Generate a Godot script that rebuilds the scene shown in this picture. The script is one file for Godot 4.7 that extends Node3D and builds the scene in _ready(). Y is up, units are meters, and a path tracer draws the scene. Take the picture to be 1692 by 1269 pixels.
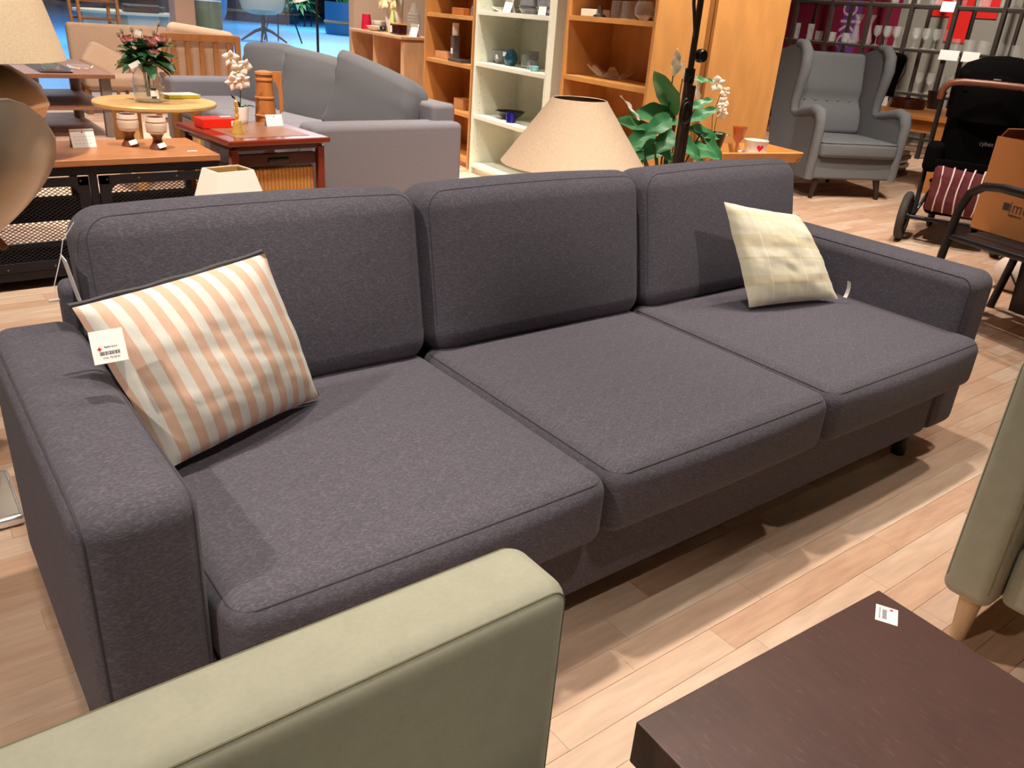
extends Node3D
# A second-hand furniture shop: a charcoal three-seat sofa in front, furniture and glassware behind, a mall hall beyond the glass front, its blue light painted into the floor.
# World axes follow the sofa: x along its length, z from its back to its front, y up, metres.

class G:
	var v = PackedVector3Array()
	var i = PackedInt32Array()
	var uv = PackedVector2Array()
	func fix(v0: int, i0: int, t := Transform3D.IDENTITY) -> G:
		for k in range(v0, v.size()):
			v[k] = t * v[k]
		while uv.size() < v.size():
			uv.append(Vector2.ZERO)
		var c = Vector3.ZERO
		for k in range(v0, v.size()):
			c += v[k]
		c /= maxf(1, v.size() - v0)
		var vol = 0.0
		for k in range(i0, i.size(), 3):
			vol += (v[i[k]] - c).dot((v[i[k + 1]] - c).cross(v[i[k + 2]] - c))
		if vol < 0:
			for k in range(i0, i.size(), 3):
				var s = i[k + 1]
				i[k + 1] = i[k + 2]
				i[k + 2] = s
		return self
	func quad(a: int, b: int, c: int, d: int):
		i.append_array([a, b, c, a, c, d])
	# rounded box: n steps round each edge, m across each face; f(point) -> point bends it
	func rbox(c: Vector3, s: Vector3, r := 0.004, n := 1, m := 1, b := Basis.IDENTITY, f = null) -> G:
		var v0 = v.size()
		var i0 = i.size()
		var h = s / 2
		r = minf(r, minf(h.x, minf(h.y, h.z)) * 0.98)
		var ax = []
		for d in 3:
			var l = []
			var a: float = h[d] - r
			for k in range(n, 0, -1):
				l.append(-a - r * tan(PI / 4 * k / n))
			for k in m + 1:
				l.append(lerpf(-a, a, float(k) / m))
			for k in range(1, n + 1):
				l.append(a + r * tan(PI / 4 * k / n))
			ax.append(l)
		var seen = {}
		for d in 3:
			var du = (d + 1) % 3
			var dv = (d + 2) % 3
			for sg in [-1, 1]:
				var ids = []
				for pu in ax[du]:
					var row = []
					for pv in ax[dv]:
						var p = Vector3.ZERO
						p[d] = sg * h[d]
						p[du] = pu
						p[dv] = pv
						var key = Vector3i((p * 50000).round())
						if not seen.has(key):
							seen[key] = v.size()
							var q = p.clamp(r * Vector3.ONE - h, h - r * Vector3.ONE)
							var o = q + (p - q).normalized() * r
							v.append(f.call(o) if f else o)
						row.append(seen[key])
					ids.append(row)
				for a in ids.size() - 1:
					for e in ids[0].size() - 1:
						if sg > 0:
							quad(ids[a][e], ids[a + 1][e], ids[a + 1][e + 1], ids[a][e + 1])
						else:
							quad(ids[a][e], ids[a][e + 1], ids[a + 1][e + 1], ids[a + 1][e])
		return fix(v0, i0, Transform3D(b, c))
	func box(c: Vector3, s: Vector3, b := Basis.IDENTITY) -> G:
		var v0 = v.size()
		var i0 = i.size()
		for k in 8:
			v.append(Vector3(-0.5 + (k & 1), -0.5 + ((k >> 1) & 1), -0.5 + ((k >> 2) & 1)) * s)
		for q in [[0, 2, 3, 1], [4, 5, 7, 6], [0, 1, 5, 4], [2, 6, 7, 3], [0, 4, 6, 2], [1, 3, 7, 5]]:
			quad(v0 + q[0], v0 + q[1], v0 + q[2], v0 + q[3])
		return fix(v0, i0, Transform3D(b, c))
	func lathe(prof: Array, seg := 20, t := Transform3D.IDENTITY, sides := Vector2.ONE, off := 0.0) -> G:
		var v0 = v.size()
		var i0 = i.size()
		for p in prof:
			for k in seg:
				var a = TAU * k / seg + off
				v.append(Vector3(cos(a) * p[0] * sides.x, p[1], sin(a) * p[0] * sides.y))
		for j in prof.size() - 1:
			for k in seg:
				var k2 = (k + 1) % seg
				quad(v0 + j * seg + k, v0 + (j + 1) * seg + k, v0 + (j + 1) * seg + k2, v0 + j * seg + k2)
		for e in [0, prof.size() - 1]:
			if prof[e][0] > 0.0005:
				for k in range(1, seg - 1):
					var a = v0 + e * seg
					if e == 0:
						i.append_array([a, a + k, a + k + 1])
					else:
						i.append_array([a, a + k + 1, a + k])
		return fix(v0, i0, t)
	# open bowl of one wall: outer profile upwards, then inner downwards
	func cyl(a: Vector3, b: Vector3, r0: float, r1 := -1.0, seg := 12) -> G:
		return tube([a, b], [r0, r0 if r1 < 0 else r1], seg)
	func tube(path: Array, r, seg := 8, closed := false, flat := 1.0) -> G:
		var v0 = v.size()
		var i0 = i.size()
		var n = path.size()
		var up = Vector3.UP
		var dir0: Vector3 = (path[1] - path[0]).normalized()
		if absf(dir0.y) > 0.9:
			up = Vector3.RIGHT
		for k in n:
			var a: Vector3 = path[k - 1] if k > 0 else (path[n - 1] if closed else path[0])
			var b: Vector3 = path[k + 1] if k < n - 1 else (path[0] if closed else path[n - 1])
			var d = (b - a).normalized()
			up = (up - d * up.dot(d)).normalized()
			var side = d.cross(up)
			var rr: float = r[mini(k, r.size() - 1)] if r is Array else r
			for q in seg:
				var w = TAU * q / seg
				v.append(path[k] + (up * cos(w) * flat + side * sin(w)) * rr)
		for k in (n if closed else n - 1):
			var k2 = (k + 1) % n
			for q in seg:
				var q2 = (q + 1) % seg
				quad(v0 + k * seg + q, v0 + k2 * seg + q, v0 + k2 * seg + q2, v0 + k * seg + q2)
		if not closed:
			for q in range(1, seg - 1):
				i.append_array([v0, v0 + q, v0 + q + 1])
				var e = v0 + (n - 1) * seg
				i.append_array([e, e + q + 1, e + q])
		return fix(v0, i0)
	func xf_turn(a: float) -> G:
		for k in v.size():
			v[k] = v[k].rotated(Vector3.UP, a)
		return self
	# polygon in x,y pushed to depth along z
	func prism(poly: Array, depth: float, t := Transform3D.IDENTITY) -> G:
		var v0 = v.size()
		var i0 = i.size()
		var pp = PackedVector2Array(poly)
		var n = pp.size()
		for z in [-0.5, 0.5]:
			for p in pp:
				v.append(Vector3(p.x, p.y, z * depth))
		var tri = Geometry2D.triangulate_polygon(pp)
		var cw = Geometry2D.is_polygon_clockwise(pp)
		for k in range(0, tri.size(), 3):
			var a = tri[k]
			var b = tri[k + 1]
			var c = tri[k + 2]
			if (pp[b] - pp[a]).cross(pp[c] - pp[a]) < 0:
				var s = b
				b = c
				c = s
			i.append_array([v0 + n + a, v0 + n + b, v0 + n + c, v0 + a, v0 + c, v0 + b])
		for k in n:
			var k2 = (k + 1) % n
			if cw:
				quad(v0 + k2, v0 + k, v0 + n + k, v0 + n + k2)
			else:
				quad(v0 + k, v0 + k2, v0 + n + k2, v0 + n + k)
		return fix(v0, i0, t)
	# grid sheet: f(u, w) -> point, u and w from 0 to 1
	func sheet(nu: int, nw: int, f: Callable, flip := false) -> G:
		var v0 = v.size()
		for a in nu + 1:
			for b in nw + 1:
				v.append(f.call(float(a) / nu, float(b) / nw))
				uv.append(Vector2(float(a) / nu, float(b) / nw))
		for a in nu:
			for b in nw:
				var k = v0 + a * (nw + 1) + b
				if flip:
					quad(k, k + 1, k + nw + 2, k + nw + 1)
				else:
					quad(k, k + nw + 1, k + nw + 2, k + 1)
		return self
	func mesh(crease := 40.0) -> ArrayMesh:
		var nf = i.size() / 3
		var fn = PackedVector3Array()
		fn.resize(nf)
		var at = {}
		var keys = []
		keys.resize(v.size())
		for k in v.size():
			keys[k] = Vector3i((v[k] * 40000).round())
		for k in nf:
			var a = v[i[3 * k]]
			fn[k] = (v[i[3 * k + 1]] - a).cross(v[i[3 * k + 2]] - a)
			for e in 3:
				var key: Vector3i = keys[i[3 * k + e]]
				if at.has(key):
					at[key].append(k)
				else:
					at[key] = [k]
		var lim = cos(deg_to_rad(crease))
		var V = PackedVector3Array()
		var N = PackedVector3Array()
		var U = PackedVector2Array()
		for k in nf:
			var own = fn[k].normalized()
			for e in [0, 2, 1]:
				var id = i[3 * k + e]
				var s = Vector3.ZERO
				for o in at[keys[id]]:
					if fn[o].normalized().dot(own) > lim:
						s += fn[o]
				V.append(v[id])
				N.append(s.normalized() if s.length_squared() > 1e-20 else Vector3.UP)
				U.append(uv[id] if id < uv.size() else Vector2.ZERO)
		var ar = []
		ar.resize(Mesh.ARRAY_MAX)
		ar[Mesh.ARRAY_VERTEX] = V
		ar[Mesh.ARRAY_NORMAL] = N
		ar[Mesh.ARRAY_TEX_UV] = U
		var m = ArrayMesh.new()
		m.add_surface_from_arrays(Mesh.PRIMITIVE_TRIANGLES, ar)
		return m

var M := {}
var used := {}
var rng := RandomNumberGenerator.new()

func numbered(n: String) -> String:
	used[n] = used.get(n, -1) + 1
	return n if used[n] == 0 else "%s_%03d" % [n, used[n]]

func tag(o, label: String, category := "", group := "", kind := ""):
	if label: o.set_meta("label", label)
	if category: o.set_meta("category", category)
	if group: o.set_meta("group", group)
	if kind: o.set_meta("kind", kind)
	return o

func thing(called: String, label: String, category: String, at := Vector3.ZERO, yaw := 0.0, group := "") -> Node3D:
	var o = Node3D.new()
	o.name = numbered(called)
	add_child(o)
	o.position = at
	o.rotation.y = yaw
	return tag(o, label, category, group)

func part(parent: Node, called: String, g, m: Material, at := Vector3.ZERO, rot := Vector3.ZERO, crease := 40.0) -> MeshInstance3D:
	var o = MeshInstance3D.new()
	o.name = called
	o.mesh = g if g is Mesh else g.mesh(crease)
	o.material_override = m
	o.cast_shadow = GeometryInstance3D.SHADOW_CASTING_SETTING_ON
	parent.add_child(o, true)
	o.position = at
	o.rotation = rot
	return o

func single(called: String, label: String, category: String, g, m: Material, at := Vector3.ZERO, rot := Vector3.ZERO, group := "") -> MeshInstance3D:
	var o = part(self, numbered(called), g, m, at, rot)
	return tag(o, label, category, group)

func struct(called: String, g, m: Material, at := Vector3.ZERO) -> MeshInstance3D:
	var o = part(self, called, g, m, at)
	o.set_meta("kind", "structure")
	return o

func copy(o: Node3D, label: String, at: Vector3, yaw := 0.0) -> Node3D:
	var c: Node3D = o.duplicate()
	c.name = numbered(String(o.name).trim_suffix("_000").rstrip("0123456789").trim_suffix("_"))
	add_child(c)
	c.position = at
	c.rotation.y = yaw
	c.set_meta("label", label)
	return c

func S(hex: String) -> Color:
	return Color(hex)

func mat(called: String, c: Color, rough := 0.8, metal := 0.0, tex: Texture2D = null, scale := 1.0, nrm: Texture2D = null, ns := 1.0, world := false) -> StandardMaterial3D:
	var m = StandardMaterial3D.new()
	m.resource_name = called
	m.albedo_color = c
	m.roughness = rough
	m.metallic = metal
	if tex or nrm:
		m.uv1_triplanar = true
		m.uv1_world_triplanar = world
		m.uv1_scale = Vector3.ONE * scale
		m.uv1_triplanar_sharpness = 6.0
	if tex:
		m.albedo_texture = tex
	if nrm:
		m.normal_enabled = true
		m.normal_texture = nrm
		m.normal_scale = ns
	M[called] = m
	return m

func glass(called: String, c: Color, alpha: float, rough := 0.02) -> StandardMaterial3D:
	var m = mat(called, Color(c.r, c.g, c.b, alpha), rough)
	m.transparency = BaseMaterial3D.TRANSPARENCY_ALPHA
	m.metallic_specular = 0.5
	return m

func tex(w: int, h: int, f: Callable) -> ImageTexture:
	var im = Image.create(w, h, false, Image.FORMAT_RGB8)
	for y in h:
		for x in w:
			im.set_pixel(x, y, f.call(x, y))
	im.generate_mipmaps()
	return ImageTexture.create_from_image(im)

func relief(w: int, h: int, f: Callable, k: float) -> ImageTexture:
	var im = Image.create(w, h, false, Image.FORMAT_RGB8)
	for y in h:
		for x in w:
			var g: float = f.call(x, y)
			im.set_pixel(x, y, Color(g, g, g))
	im.bump_map_to_normal_map(k)
	return ImageTexture.create_from_image(im)

func grey(g: float) -> Color:
	return Color(g, g, g)

# noise that repeats at its edges, stretched by whole factors, as values from -1 to 1 at w by h
func noise(w: int, h: int, seed_: int, freq: float, sx := 1, sy := 1, oct := 3) -> PackedByteArray:
	var n = FastNoiseLite.new()
	n.seed = seed_
	n.frequency = freq
	n.fractal_octaves = oct
	var im = n.get_seamless_image(w / sx, h / sy, false, false, 0.2, true)
	im.resize(w, h, Image.INTERPOLATE_CUBIC)
	im.convert(Image.FORMAT_L8)
	return im.get_data()

func materials():
	var nv = func(d: PackedByteArray, k: int): return d[k] / 127.5 - 1.0
	var na = noise(512, 512, 4, 0.03)
	var nb = noise(512, 512, 11, 0.012)
	# coarse woven upholstery: threads 8 px, 64 by 64 threads on 0.2 m
	rng.seed = 5
	var th = []
	for k in 64 * 128:
		th.append(rng.randf())
	var weave = func(x, y):
		var row: int = y / 4
		var cx: int = ((x + (row * 7) % 16) % 512) / 16
		var t: float = th[(row % 128) * 64 + cx]
		var k: float = th[(row % 128) * 64 + 32 + (x / 4) % 32]
		return grey(0.68 + 0.18 * t * t * t + 0.06 * t + 0.08 * k)
	var t_weave = tex(512, 512, weave)
	var t_weave_n = relief(512, 512, func(x, y):
		var row: int = y / 4
		var cx: float = fmod(x + (row % 2) * 4.0, 8.0) / 8.0
		var cy: float = fmod(y, 4.0) / 4.0
		return 0.5 + 0.4 * sin(PI * cx) * sin(PI * cy) + 0.1 * th[(row % 128) * 64 + (int(x) / 8) % 64], 1.2)
	var t_fine = tex(256, 256, func(x, y): return grey(0.90 + 0.07 * th[(int(y) / 2 % 128) * 64 + (int(x) / 4) % 64] + 0.03 * nv.call(na, y * 1024 + x * 2)))
	var t_velvet = tex(256, 256, func(x, y): return grey(0.96 + 0.022 * nv.call(nb, y * 1024 + x * 2) + 0.02 * nv.call(na, ((y * 6) % 512) * 512 + (x * 6) % 512)))
	# wood: grain runs along the texture's u
	var g1 = noise(1024, 256, 21, 0.03, 16, 1)
	var g2 = noise(1024, 256, 22, 0.11, 16, 1)
	var g3 = noise(1024, 256, 23, 0.02, 4, 1, 2)
	var t_oak = tex(1024, 256, func(x, y):
		var k = y * 1024 + x
		var w = clampi(y + int(14 * nv.call(g3, k)), 0, 255) * 1024 + x
		var g = nv.call(g1, w)
		var r = 0.95 + 0.035 * g + 0.05 * nv.call(g2, k)
		return Color(r, r - 0.01 + 0.02 * g, r - 0.025 + 0.03 * g))
	var t_plain = tex(1024, 256, func(x, y):
		var k = y * 1024 + x
		return grey(0.95 + 0.045 * nv.call(g1, k) + 0.03 * nv.call(g2, k)))
	var t_upright = tex(256, 512, func(x, y):
		return grey(0.95 + 0.05 * nv.call(g1, x * 1024 + y * 2)))
	var w1 = noise(512, 512, 31, 0.12, 1, 8)
	var w2 = noise(512, 512, 32, 0.2, 1, 4)
	var t_wenge = tex(512, 512, func(x, y):
		var k = y * 512 + x
		var r = 0.80 + 0.05 * nv.call(w1, k) + 0.05 * nv.call(nb, k) + maxf(0.0, nv.call(w2, k) - 0.45) * 0.9
		return Color(r, r * 0.99, r * 0.98))
	var tones = ["dabca5", "d5b299", "dcc1ab", "d0ab92", "d8b8a1", "cca68c"]
	for k in tones.size():
		var m = mat("oak%d" % k, S(tones[k]), 0.55, 0.0, t_oak, 0.8, null, 1.0, true)
		m.uv1_scale = Vector3(0.8, 1.6, 1.6)
		m.uv1_offset = Vector3(k * 0.37, 0.2 * k, 0.13 * k)
	mat("slab", S("8a6a4c"), 0.8)
	mat("charcoal", S("6b6672"), 0.95, 0.0, t_weave, 6.5, t_weave_n, 0.9)
	M.charcoal.rim_enabled = true
	M.charcoal.rim = 0.25
	mat("thread_dark", S("454147"), 0.9)
	mat("velvet", S("a5a491"), 0.85, 0.0, t_velvet, 3.0)
	M.velvet.rim_enabled = true
	M.velvet.rim = 0.5
	mat("velvet_thread", S("77745c"), 0.9)
	mat("wenge", S("60413b"), 0.45, 0.0, t_wenge, 1.3)
	mat("birch", S("e3c49c"), 0.5, 0.0, t_upright, 2.0)
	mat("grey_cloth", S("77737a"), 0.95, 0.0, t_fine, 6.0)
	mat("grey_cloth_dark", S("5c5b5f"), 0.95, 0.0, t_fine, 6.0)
	mat("wing_cloth", S("6e6f72"), 0.9, 0.0, t_fine, 5.0)
	mat("beige_cloth", S("c8a68c"), 0.9, 0.0, t_fine, 4.0)
	mat("alder", S("d0944f"), 0.45, 0.0, t_plain, 1.2)
	mat("alder_upright", S("cd9253"), 0.45, 0.0, t_upright, 1.2)
	mat("alder_dark", S("b97f4e"), 0.5, 0.0, t_plain, 1.2)
	mat("beech", S("d9ac82"), 0.45, 0.0, t_upright, 1.5)
	mat("oak_table", S("c89a5e"), 0.4, 0.0, t_plain, 1.6)
	mat("bench_top", S("b5794d"), 0.4, 0.0, t_plain, 1.4)
	mat("brown_wood", S("8d6047"), 0.4, 0.0, t_plain, 1.4)
	mat("grey_wood", S("7e7068"), 0.5, 0.0, t_upright, 1.6)
	mat("mahogany", S("7c2f1c"), 0.22, 0.0, t_plain, 1.4)
	mat("mahogany_dark", S("4a1a12"), 0.3, 0.0, t_plain, 1.4)
	mat("pine", S("c9803f"), 0.45, 0.0, t_plain, 1.2)
	mat("jug_wood", S("b4703a"), 0.45, 0.0, t_upright, 4.0)
	mat("chair_wood", S("a86f3f"), 0.45, 0.0, t_upright, 2.0)
	mat("dark_leg", S("2a1c17"), 0.4)
	mat("white_board", S("dfe0d0"), 0.45)
	mat("hole", S("8d8c80"), 0.9)
	mat("black_metal", S("26242a"), 0.42, 0.5)
	mat("black_plastic", S("121113"), 0.4)
	mat("black_cloth", S("0c0b0c"), 0.95, 0.0, t_fine, 5.0)
	M.black_cloth.metallic_specular = 0.12
	mat("bronze_tube", S("57473e"), 0.3, 0.6)
	mat("chrome", S("e6e6e6"), 0.2, 0.75)
	mat("steel", S("9a9a9c"), 0.3, 1.0)
	mat("brass", S("ffcf70"), 0.26, 0.65)
	mat("shelf_dark", S("2c2622"), 0.95)
	M.shelf_dark.metallic_specular = 0.1
	mat("rubber", S("3a3632"), 0.8)
	mat("leather_brown", S("6a3a26"), 0.4)
	mat("paper", S("ece8e6"), 0.8)
	mat("sticker", S("f2f0e4"), 0.6)
	mat("ink", S("3c3a3c"), 0.8)
	mat("ink_faint", S("8f9199"), 0.8)
	mat("red_ink", S("d0203a"), 0.7)
	mat("shade_cream", S("f2dcba"), 0.85, 0.0, t_fine, 5.0)
	M.shade_cream.backlight_enabled = true
	M.shade_cream.backlight = Color(0.5, 0.42, 0.3)
	mat("shade_sand", S("f0d2b2"), 0.85, 0.0, t_fine, 5.0)
	M.shade_sand.backlight_enabled = true
	M.shade_sand.backlight = Color(0.35, 0.28, 0.2)
	mat("shade_ivory", S("f8f0e2"), 0.8)
	mat("shade_inside", S("e0b060"), 0.7)
	mat("shell", S("b0a290"), 0.32, 0.35)
	mat("peach_ceramic", S("eac294"), 0.45)
	mat("stone_cream", S("e2cfbc"), 0.35)
	mat("stone_brown", S("6e4229"), 0.3)
	mat("glaze_dark", S("3a1512"), 0.12)
	mat("leaf", S("3f8050"), 0.45)
	mat("leaf_pale", S("68a878"), 0.45)
	mat("leaf_dark", S("1e4a2a"), 0.45)
	mat("leaf_rose", S("2c5636"), 0.5)
	mat("rose", S("b5766e"), 0.8)
	mat("bud", S("7b6a55"), 0.8)
	mat("petal", S("fbf4e6"), 0.6)
	mat("petal_core", S("e0b565"), 0.6)
	mat("stem", S("3c4a30"), 0.7)
	for q in [["petal", Color(0.5, 0.48, 0.44)], ["leaf", Color(0.12, 0.22, 0.1)], ["leaf_rose", Color(0.06, 0.12, 0.06)]]:
		M[q[0]].backlight_enabled = true
		M[q[0]].backlight = q[1]
	mat("pot_white", S("efe4dc"), 0.3)
	mat("pot_black", S("2a2120"), 0.4)
	mat("soil", S("3a2c22"), 0.95)
	mat("red_box", S("e0220c"), 0.4)
	mat("magazine_green", S("b3b22a"), 0.4)
	mat("magazine_cover", S("d8c3b4"), 0.4)
	mat("candle", S("efe6d8"), 0.5)
	mat("teal_glaze", S("0e4a60"), 0.15)
	mat("smoke", S("4b4744"), 0.2)
	mat("grey_glaze", S("8c8c92"), 0.25)
	mat("pale_blue", S("8ec4cf"), 0.25)
	mat("cobalt", S("15127a"), 0.12)
	mat("black_glaze", S("14141c"), 0.12)
	mat("pink_wood", S("d09a72"), 0.6)
	mat("red_plastic", S("c2143a"), 0.35)
	mat("lime_glass", S("cfe07a"), 0.2)
	mat("cream_flower", S("f2dfb0"), 0.7)
	mat("card_brown", S("b87a45"), 0.85)
	mat("card_brown_inside", S("8c5a30"), 0.9)
	mat("maroon", S("5a2026"), 0.9)
	mat("maroon_stripe", S("d8c4c0"), 0.9)
	mat("orange_cloth", S("e0682a"), 0.85)
	mat("bag_white", S("d8c8bc"), 0.8)
	mat("wall_paint", S("c9bfae"), 0.9)
	mat("wall_grey", S("8c8880"), 0.9)
	mat("wall_sand", S("c2a690"), 0.9)
	mat("ceiling_paint", S("5c5854"), 0.95)
	mat("magenta_print", S("7c1238"), 0.6)
	mat("purple_print", S("6a3d86"), 0.6)
	mat("pink_print", S("cfa4b8"), 0.6)
	mat("cross_red", S("d8150a"), 0.6)
	mat("shelf_frame", S("3b332e"), 0.5, 0.3)
	mat("mall_floor_painted_light", S("4caaf0"), 0.5)  # blue light spilling over the mall is put into this floor colour
	mat("mall_wall", S("8a9698"), 0.8)
	mat("counter_beige", S("b3a790"), 0.5)
	mat("counter_olive", S("8c8468"), 0.6)
	mat("navy", S("20405c"), 0.4)
	mat("mall_blue", S("2f6f9c"), 0.5)
	mat("tan_stripe", S("a08a6c"), 0.6)
	mat("taupe_shell", S("a8977c"), 0.35)
	mat("olive_pouf", S("6c7048"), 0.7)
	mat("pillar", S("cdb0a0"), 0.8)
	mat("lamp_black", S("1b1a1b"), 0.5)
	var lg = mat("lamp_glow", S("fff1dc"), 0.5)
	lg.emission_enabled = true
	lg.emission = S("fff1dc")
	lg.emission_energy_multiplier = 4.0
	var bg = mat("panel_glow", S("dceeff"), 0.5)
	bg.emission_enabled = true
	bg.emission = S("dceeff")
	bg.emission_energy_multiplier = 1.5
	glass("pane", S("eef4f4"), 0.03)
	glass("clear_glass", S("f4f8f6"), 0.055)
	glass("tint_glass", S("a9b6ae"), 0.3)
	glass("smoked_glass", S("6f6a66"), 0.45)
	glass("grey_glass", S("9a9aa0"), 0.55)
	glass("amber_glass", S("c06030"), 0.5)
	glass("water", S("e8d8a8"), 0.15)
	glass("plate_glass", S("c8ccc4"), 0.12)
	# striped and checked cushion covers, drawn on the cushion's own u and v
	var st = mat("stripes", Color.WHITE, 0.85)
	st.albedo_texture = tex(1024, 64, func(x, y):
		var u: float = fmod(x / 1024.0 * 10.0 + 0.3, 1.0)
		var pink = smoothstep(0.0, 0.02, u) - smoothstep(0.5, 0.52, u)
		return S("e8e5dc").lerp(S("e3bca3"), pink) * (0.97 + 0.03 * th[(int(y) % 128) * 64 + (int(x) / 3) % 64]))
	var ck = mat("checks", Color.WHITE, 0.85)
	ck.albedo_texture = tex(512, 512, func(x, y):
		var a: float = x / 512.0
		var b: float = y / 512.0
		var c = S("ece5cd")
		var band = func(p, lo, hi): return 1.0 if p > lo and p < hi else 0.0
		for q in [[0.10, 0.16], [0.34, 0.38], [0.68, 0.80], [0.83, 0.86]]:
			c = c.lerp(S("f6f0dc"), 0.6 * band.call(a, q[0], q[1]))
		for q in [[0.07, 0.12], [0.30, 0.42], [0.52, 0.54], [0.70, 0.80]]:
			c = c.lerp(S("ddcfaa"), 0.6 * band.call(b, q[0], q[1]))
		for q in [[0.205, 0.215], [0.58, 0.59], [0.74, 0.75]]:
			c = c.lerp(S("faf6e8"), 0.8 * band.call(a, q[0], q[1]))
		return c * (0.97 + 0.04 * th[(int(y) / 2 % 128) * 64 + (int(x) / 4) % 64]))
	var wk = mat("wicker", S("e2a050"), 0.6, 0.0, tex(256, 256, func(x, y):
		var rib = absf(sin(PI * x / 16.0))
		var strand = absf(sin(PI * (y + (8 if (int(x) / 16) % 2 == 0 else 0)) / 8.0))
		return grey(0.72 + 0.22 * rib + 0.06 * strand)), 3.4, relief(256, 256, func(x, y):
		return 0.75 * absf(sin(PI * x / 16.0)) + 0.25 * absf(sin(PI * (y + (8 if (int(x) / 16) % 2 == 0 else 0)) / 8.0)), 3.0))
	wk.roughness = 0.6

func _ready():
	var t0 = Time.get_ticks_msec()
	rng.seed = 7
	materials()
	# ---- camera
	var cam = Camera3D.new()
	cam.name = "camera"
	add_child(cam)
	cam.basis = Basis.from_euler(Vector3(deg_to_rad(-24.649), deg_to_rad(-38.957), deg_to_rad(4.387)), EULER_ORDER_YXZ)
	cam.position = Vector3(0, 1.15, 0)
	cam.fov = rad_to_deg(2 * atan(634.5 / 1341.13))
	cam.near = 0.05
	cam.far = 200
	cam.current = true
	# ---- environment: closed rooms, so the air outside adds nothing
	var we = WorldEnvironment.new()
	we.name = "environment"
	var e = Environment.new()
	e.background_mode = Environment.BG_COLOR
	e.background_color = Color(0.02, 0.02, 0.025)
	e.tonemap_mode = Environment.TONE_MAPPER_LINEAR
	e.tonemap_exposure = 1.0
	e.sdfgi_enabled = true
	e.ssao_enabled = true
	e.ssil_enabled = true
	we.environment = e
	add_child(we)
	# ---- lamps: track spots over the aisles, some added for brightness, near-white panels over the mall
	for s in SPOTS:
		ceiling_spot(s[0], s[1], s[2], s[3])
	for s in [[Vector3(5, 4.4, -13.6), 34.0], [Vector3(9, 4.4, -20), 45.0], [Vector3(14, 4.4, -29), 50.0], [Vector3(1, 4.4, -19), 34.0]]:
		mall_panel(s[0], s[1])
	print("materials ", Time.get_ticks_msec() - t0)
	room()
	print("room ", Time.get_ticks_msec() - t0)
	front()
	print("front ", Time.get_ticks_msec() - t0)
	back_left()
	print("left ", Time.get_ticks_msec() - t0)
	shelves()
	print("shelves ", Time.get_ticks_msec() - t0)
	back_right()
	mall()
	print("all ", Time.get_ticks_msec() - t0)

const WARM := Color(1.0, 0.95, 0.89)
# position, point aimed at, energy, cone half angle
const SPOTS := [
	[Vector3(0.70, 3.15, -1.42), Vector3(0.75, 0.4, -1.0), 5.0, 46.0],
	[Vector3(1.9, 3.15, -1.42), Vector3(1.8, 0.4, -1.0), 4.7, 46.0],
	[Vector3(-1.7, 3.15, -0.9), Vector3(0.3, 0.4, -1.2), 6.0, 26.0],
	[Vector3(0.5, 3.15, 0.45), Vector3(0.55, 0.3, -0.35), 3.8, 19.0],
	[Vector3(1.9, 3.15, -0.3), Vector3(1.9, 0.0, -0.35), 2.0, 26.0],
	[Vector3(0.1, 3.15, 0.7), Vector3(0.43, 0.5, -1.3), 4.2, 13.0],  # narrow beam added to brighten the face of the striped cushion
	[Vector3(1.8, 3.15, 0.8), Vector3(2.05, 0.6, -1.5), 3.4, 14.0],  # added beam, lifts the cream cushion from the front
	[Vector3(1.2, 3.15, -0.9), Vector3(2.1, 0.72, -2.4), 6.5, 13.0],  # added to lighten the shade of the cone lamp
	[Vector3(0.3, 3.15, -0.9), Vector3(0.78, 0.6, -2.3), 8.0, 10.0],  # added for the pale shade of the square lamp
	[Vector3(0.3, 3.15, -3.0), Vector3(0.6, 0.4, -3.9), 10.5, 46.0],
	[Vector3(1.7, 3.15, -2.9), Vector3(2.0, 0.4, -4.1), 11.0, 40.0],
	[Vector3(0.6, 3.15, -5.4), Vector3(0.9, 0.2, -5.9), 10.0, 50.0],
	[Vector3(2.2, 3.15, -5.6), Vector3(2.3, 0.4, -6.0), 8.0, 48.0],
	[Vector3(1.8, 3.15, -7.4), Vector3(2.0, 0.4, -8.4), 12.0, 50.0],
	[Vector3(3.05, 3.15, -5.6), Vector3(3.6, 0.9, -5.6), 7.0, 46.0],
	[Vector3(2.9, 3.15, -4.3), Vector3(3.5, 0.8, -4.3), 8.0, 46.0],
	[Vector3(3.2, 3.15, -2.2), Vector3(3.9, 0.6, -3.1), 12.0, 44.0],
	[Vector3(4.3, 3.15, -2.0), Vector3(4.7, 0.2, -2.4), 6.0, 48.0],
	[Vector3(5.2, 3.15, -2.3), Vector3(6.0, 0.5, -3.7), 7.5, 42.0],
	[Vector3(7.9, 3.15, -4.4), Vector3(9.2, 1.0, -4.8), 12.0, 50.0],
	[Vector3(3.5, 3.15, -7.0), Vector3(4.3, 0.8, -7.6), 12.0, 48.0],
	[Vector3(2.9, 3.15, -0.8), Vector3(2.9, 0.0, -0.9), 3.6, 36.0],
]

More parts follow.
